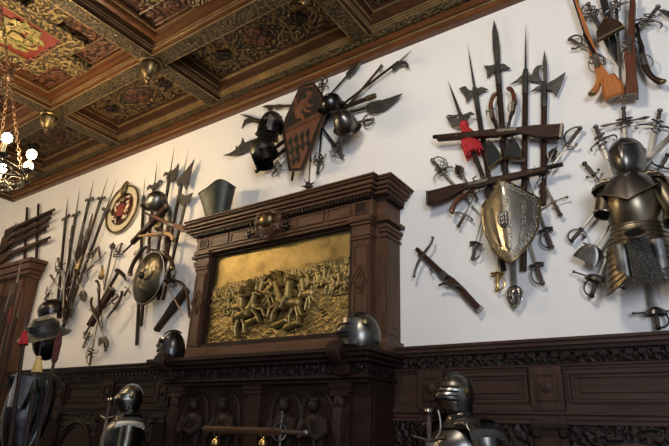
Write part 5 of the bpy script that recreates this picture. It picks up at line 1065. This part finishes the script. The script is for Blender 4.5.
# ================================================================ half suit of armour on the wall with its swords
for a in (
    ((623.3, 106.5), (624.8, 121.5), (629, 178), 'bar', 'two-handed sword rising straight above the hanging armour helmet', .06, 1, .036, dict(q=.165, hilt='hilt')),
    ((595.2, 125.5), (600.8, 140), (622, 192), 'ring', 'rapier with curled guards left of the hanging armour helmet', .05, 1, .038, dict(q=.10, name='rapier')),
    ((583.6, 162.5), (593.8, 174.5), (612, 196), 'dagger', 'short dagger pointing at the left shoulder of the hanging armour', .05, 1, .014, dict(q=.045, hilt='steel_bk')),
    ((660.3, 109), (657, 125), (644, 190), 'ring', 'broad sword with S-shaped guards right of the hanging armour helmet', .05, -1, .042, dict(q=.13, blade='blade', hilt='steel', name='longsword')),
    ((668.5, 154), (663, 163), (645, 196), 'cross', 'dark cross-hilted sword at the right edge beside the hanging armour', .05, 1, .016, dict(q=.07, hilt='steel_bk')),
    ((570.8, 242), (581, 229.5), (606, 200), 'sabre', 'sabre hilt sticking out below the left arm of the hanging armour', .05, -1, .030, dict(hilt='steel_bk', sc=.7)),
    ((586, 263), (592, 248.5), (613, 220), 'shell', 'rapier with a large steel shell guard left of the hanging armour waist', .06, 1, .030, dict(hilt='steel', wy=.075)),
    ((590.8, 297.5), (598.8, 280), (616, 236), 'cup', 'cup-hilted rapier with a long crossbar left of the hanging armour skirt', .07, -1, .026, dict(hilt='steel_bk', wy=.085, q=.165)),
    ((658.5, 329.5), (654.5, 312), (645, 250), 'cup', 'large sword hanging hilt-down below the armour skirt on the wall', .06, 1, .055, dict(hilt='steel_bk', wy=.065, q=.125, name='broadsword'))):
    sword(a[4], a[0], a[1], a[2], a[3], a[5], a[6], a[7], **a[8])
ln = Line((648, 160), (671, 136.5), .06); o = ln.root('sword_blade', 'bare bright sword blade crossing right of the hanging armour helmet', 'sword'); obj('blade', MB().blade(-.1, ln.L+.3, .045, .04, .008), M['steel_lt'], o)
# the suit: built round its own vertical axis
c = at(636, 226, 3.80); su = thing('hanging_half_armour', 'bronze-toned half suit of plate armour with a closed helmet hung high on the right wall', 'suit of armour', (c.x, 3.80, c.z))
sub = lambda nm, loc=(0, 0, 0), rot=(0, 0, 0): (lambda e: (C.objects.link(e), setattr(e, 'parent', su), setattr(e, 'location', loc), setattr(e, 'rotation_euler', rot), e)[-1])(bpy.data.objects.new(nm, None))
hd = sub('helmet', (.022, -.03, .485), (.0, 0, -.12)); egg_helmet(hd, .114, 'steel')
def bib(u, v):
    a = (u-.5)*2; k = math.cos(a*PI/2); return V((.072+.115*v)*math.sin(a*1.5)*1.0, -.01-(.085+.07*v)*math.cos(a*1.45)-.03*v*k, .365-.085*v-.03*v*v-(.13*v**1.5)*max(0, 1-abs(a)*1.15)+.015*math.sin(v*PI))
nk = sub('gorget'); obj('neck_plate', MB().lathe([(.088, .43), (.085, .41), (.078, .39), (.080, .37), (.095, .345)], 24, Matrix.Translation((0, -.01, 0)), sy=1.0), M['steel'], nk); obj('collar_bib', surf(bib, 40, 12), M['steel_blue'], nk)
obj('bib_rim', MB().tube([bib(k/40, 1) for k in range(41)], .005, 6), M['steel_gold'], nk)
by = sub('cuirass', (0, .03, .0)); cuirass(by, M['steel_gold'], .172, .122, .32, .80, .045)
for s in (-1, 1):
    sh_ = sub('arm', (0, .02, 0)); pauldron(sh_, M['steel_gold'], s, .125, .255, .100, 4, .06)
    if s < 0: arm_tube(sh_, M['steel_gold'], [(-.135, .0, .275), (-.155, -.02, .20), (-.178, -.05, .105)], (.074, .058), 5, 'upper_arm_plate')
    else: arm_tube(sh_, M['steel_gold'], [(.165, .0, .27), (.20, -.02, .18), (.225, -.06, .05), (.21, -.14, -.06)], (.074, .05), 7, 'upper_arm_plate')
sk = sub('skirt', (0, .03, 0)); fauld(sk, M['steel_gold'], .142, .105, -.15, .03, 1.40, 5, .0)
for s in (-1, 1):
    def plate(u, v):
        t = 1-v; a = s*(.42+1.25*u); k = 1.40+.30*t; return V(.142*k*math.sin(a)*(1-.10*t*t*(1-u)), -.105*k*math.cos(a)-.012, -.145-.285*t+.05*t*(1-u)**2-.03*t*math.sin(PI*u))
    to = obj('tasset', surf(plate, 16, 24), M['steel_gold'], sk); b = MB()
    for k in range(1, 8): b.tube([plate(q/16, 1-k/7+.004)+V(0, -.001, 0) for q in range(17)], .0036, 5)
    obj('lame_edge', b, M['steel_bk'], to)
    obj('tasset_lining', MB().grid(lambda u, v: V(s*(.05+.09*u), -.125-.015*math.sin(u*3), -.15-.23*v+.06*u*v), 6, 8), M['steel'], su)
op = sub('front_opening', (.005, -.262, -.135), (1.0, 0, 0)); obj('opening', MB().lathe([(.001, .0), (.058, .002)], 22, sy=.75), M['black_paint_and_hollow'], op); obj('opening_rim', MB().arc((0, 0, .002), (.060, .046), 0, 2*PI, (1, 0, 0), (0, 1, 0), .006, 22), M['steel_gold'], op)  # black disc put in for the shade inside the opening
rr_ = random.Random(2); rag = [rr_.uniform(0, .06) for _ in range(27)]
ml = obj('mail_skirt', MB().grid(lambda u, v: V(.03*v+(.05+.028*v)*(u*2-1)*1.1, -.175-.035*math.cos((u-.5)*PI)+.012*math.sin(u*22)*v, -.14-(.30+rag[round(u*26)]*v-.04)*v), 26, 14), M['mail'], su, label='ragged grey chain mail hanging from the opening')
# ================================================================ standing suits in front of the wainscot
def standing_suit(label, px, py, Y, yaw, slits, m, plate_side=1):
    t = at(px, py, Y); x, z = t.x, t.z
    s_ = thing('standing_armour', label, 'suit of armour', (x, Y, 0), (0, 0, yaw)); top = z; hz = top-.13
    obj('plinth', MB().cube(-.28, .28, -.25, .25, 0, .12, .01), M['mantel_dk'], s_)
    S_ = lambda nm, loc=(0, 0, 0), rot=(0, 0, 0): (lambda e: (C.objects.link(e), setattr(e, 'parent', s_), setattr(e, 'location', loc), setattr(e, 'rotation_euler', rot), e)[-1])(bpy.data.objects.new(nm, None))
    for s in (-1, 1): lg = S_('leg'); arm_tube(lg, MM(m), [(s*.11, 0, .85), (s*.12, -.03, .52), (s*.125, .01, .42), (s*.125, .02, .13)], (.095, .05), 7, 'leg_plate'); obj('foot_plate', MB().ball((s*.125, -.08, .155), (.05, .13, .04), 12), MM(m), lg)
    hd = S_('helmet', (0, -.015, hz), (-.05, 0, 0)); close_helmet(hd, .108, m, slits, .30)
    gz = hz-.115; gg = S_('gorget'); gorget(gg, .118, m, gz-.035)
    cu = S_('cuirass', (0, 0, gz-.50)); cuirass(cu, MM(m), .205, .165, .47, .74, .07)
    sk = S_('skirt', (0, 0, gz-.50)); fauld(sk, MM(m), .165, .135, -.22, .02, 1.35, 4)
    for s in (-1, 1):
        a = S_('arm', (0, 0, gz-.14)); pauldron(a, MM(m), s, .17, .0, .115, 4, .10)
        obj('haute_piece', MB().grid(lambda u, v: V(s*(.07+.22*u), -.12+.05*u+.0*v, .085+.045*v-.03*u), 10, 3).grid(lambda u, v: V(s*(.07+.22*u), -.12+.22*v+.05*u*(1-v), .13-.03*u+.0*v), 10, 3), M['steel_bk'], a)
        arm_tube(a, MM(m), [(s*.24, 0, -.02), (s*.29, -.02, -.22), (s*.27, -.10, -.36), (s*.15, -.24, -.42)], (.082, .045), 8)
        obj('gauntlet', MB().ball((s*.10, -.27, -.42), (.06, .05, .045), 12), MM(m), a)
    return s_, x
sA, xA = standing_suit('standing suit of armour with a barred pointed visor before the right wainscot', 458, 374, 3.48, -.55, 4, 'steel')
sB, xB = standing_suit('shadowed standing suit of armour with a plain pointed visor left of the fireplace', 134.5, 384.5, 3.48, -.55, 1, 'steel')
for nm, pp, gp, Y in (('cross-topped sword held upright before the right standing armour', (428.6, 410), (429.5, 421), 3.10), ('dim sword held upright before the armour left of the fireplace', (110.5, 399), (108, 412), 3.10)):
    p = at(*pp, Y); g = at(*gp, Y); o = thing('longsword', nm, 'sword', p, (PI, 0, 0), 'swords held by the standing suits'); h = .17; Ls = p.z-.14
    obj('blade', MB().blade(h, Ls, .045, .03, .008, .15), M['blade'], o); obj('grip', MB().lathe([(.010, .02), (.016, h*.5), (.012, h)], 10), M['grip'], o)
    obj('pommel', MB().lathe([(.002, -.012), (.018, -.005), (.024, .01), (.012, .03)], 12).tube([(-.028, 0, .0), (.028, 0, .0)], .009, 6), M['steel_lt'], o)
    obj('guard', MB().tube([(-.10, 0, h-.02), (0, 0, h), (.10, 0, h-.02)], .009, 7).tube(bez([(.02, 0, h), (.10, 0, h*.8), (.06, 0, .0)], 8), .006, 6), M['hilt'], o)
# ================================================================ chandelier
CX, CY, ZR = -5.68, 1.91, 3.93; R = .40
ch = thing('chandelier', 'wrought iron ring chandelier with lit bulbs hanging on chains at the upper left', 'chandelier', (CX, CY, 0))
def chain(mb, a, b, r=.016, l=.06):
    a, b = Vector(a), Vector(b); d = b-a; n = max(2, int(d.length/(l*.8))); d.normalize(); e1 = d.orthogonal().normalized(); e2 = d.cross(e1)
    for k in range(n):
        c = a.lerp(b, (k+.5)/n); e = e1 if k % 2 else e2; mb.tube([c+e*r*math.cos(t)+d*l*.55*math.sin(t) for t in [2*PI*i/8 for i in range(9)]], .0055, 4)
    return mb
ZK = 5.03
b = MB()
for sx in (-1, 1):
    for sy in (-1, 1): chain(b, (sx*.35-.03, sy*.35-.035, 5.59), (0, 0, ZK+.04))
obj('upper_chain', b, M['chain'], ch)
obj('chain_ball', MB().ball((0, 0, ZK), .055, 14), M['chain'], ch)
b = MB()
for k in range(4): a = PI/4+k*PI/2; chain(b, (.03*math.cos(a), .03*math.sin(a), ZK-.04), (R*.92*math.cos(a), R*.92*math.sin(a), ZR+.04))
obj('lower_chain', b, M['chain'], ch)
b = MB()
for z, q in ((ZR, R), (ZR-.06, R)): b.arc((0, 0, z), q, 0, 2*PI, (1, 0, 0), (0, 1, 0), .010, 40, 6)
for k in range(4): a = k*PI/4; b.tube([(R*math.cos(a), R*math.sin(a), ZR-.03), (-R*math.cos(a), -R*math.sin(a), ZR-.03)], .007, 5)
obj('iron_ring', b, M['hilt'], ch)
b = MB()
for k in range(16):
    a = 2*PI*k/16; e = (math.cos(a), math.sin(a), 0); b.arc((R*.8*e[0], R*.8*e[1], ZR-.07), .07, 0, 5, e, (0, 0, 1), .006, 12, 5)
b.lathe([(.001, ZR-.16), (.02, ZR-.14), (.035, ZR-.10), (.03, ZR-.05), (.01, ZR+.02)], 12); obj('scroll_work', b, M['hilt'], ch)
for k in range(8):
    a = math.radians(0+45*k); x, y = (R+.03)*math.cos(a), (R+.03)*math.sin(a)
    arm = obj('candle_arm', MB().tube([(x*.9, y*.9, ZR-.03), (x, y, ZR-.035), (x, y, ZR+.02)], .011, 6).lathe([(.015, ZR+.0), (.055, ZR+.035), (.058, ZR+.042), (.02, ZR+.03)], 14, Matrix.Translation((x, y, 0))), M['hilt'], ch)
    obj('candle_sleeve', MB().tube([(x, y, ZR+.03), (x, y, ZR+.17)], .017, 10), M['candle'], arm)
    obj('bulb', MB().ball((x, y, ZR+.215), (.047, .047, .052), 14), M['bulb'], arm)
    if k % 2 == 0:
        l = bpy.data.lights.new('bulb_light', 'POINT'); l.energy = LP['chand']; l.color = (1, .73, .41); l.shadow_soft_size = .05; lo = bpy.data.objects.new('bulb_light', l); C.objects.link(lo); lo.location = (CX+x*1.0, CY+y*1.0, ZR+.30)
# ================================================================ light
def area(name, loc, tgt, size, e, col, shape='RECTANGLE', sy=None):
    l = bpy.data.lights.new(name, 'AREA'); l.energy = e; l.color = col; l.shape = shape; l.size = size; l.size_y = sy or size; o = bpy.data.objects.new(name, l); C.objects.link(o); o.location = loc
    o.rotation_euler = (Vector(tgt)-Vector(loc)).to_track_quat('-Z', 'Y').to_euler(); return o
def point(name, loc, e, col, r=.08):
    l = bpy.data.lights.new(name, 'POINT'); l.energy = e; l.color = col; l.shadow_soft_size = r; o = bpy.data.objects.new(name, l); C.objects.link(o); o.location = loc
area('window_daylight', (2.8, -3.2, 2.6), (-1.5, 4, 3.6), 2.2, LP['win'], (.75, .845, 1.0), sy=2.6)
point('second_chandelier_light', (-1.2, 1.0, 4.7), LP['second'], (1, .91, .78), .30)
point('far_lamp_light', (-8.9, .8, 4.6), LP['far'], (1, .78, .52), .15)
w = bpy.data.worlds.new('room_air'); bpy.context.scene.world = w; w.use_nodes = True; bg = w.node_tree.nodes['Background']; bg.inputs[0].default_value = (.80, .86, 1.0, 1); bg.inputs[1].default_value = LP['world']
vs = bpy.context.scene.view_settings; vs.view_transform = 'Standard'; vs.look = 'None'; vs.exposure = LP['exp']; vs.gamma = 1.0
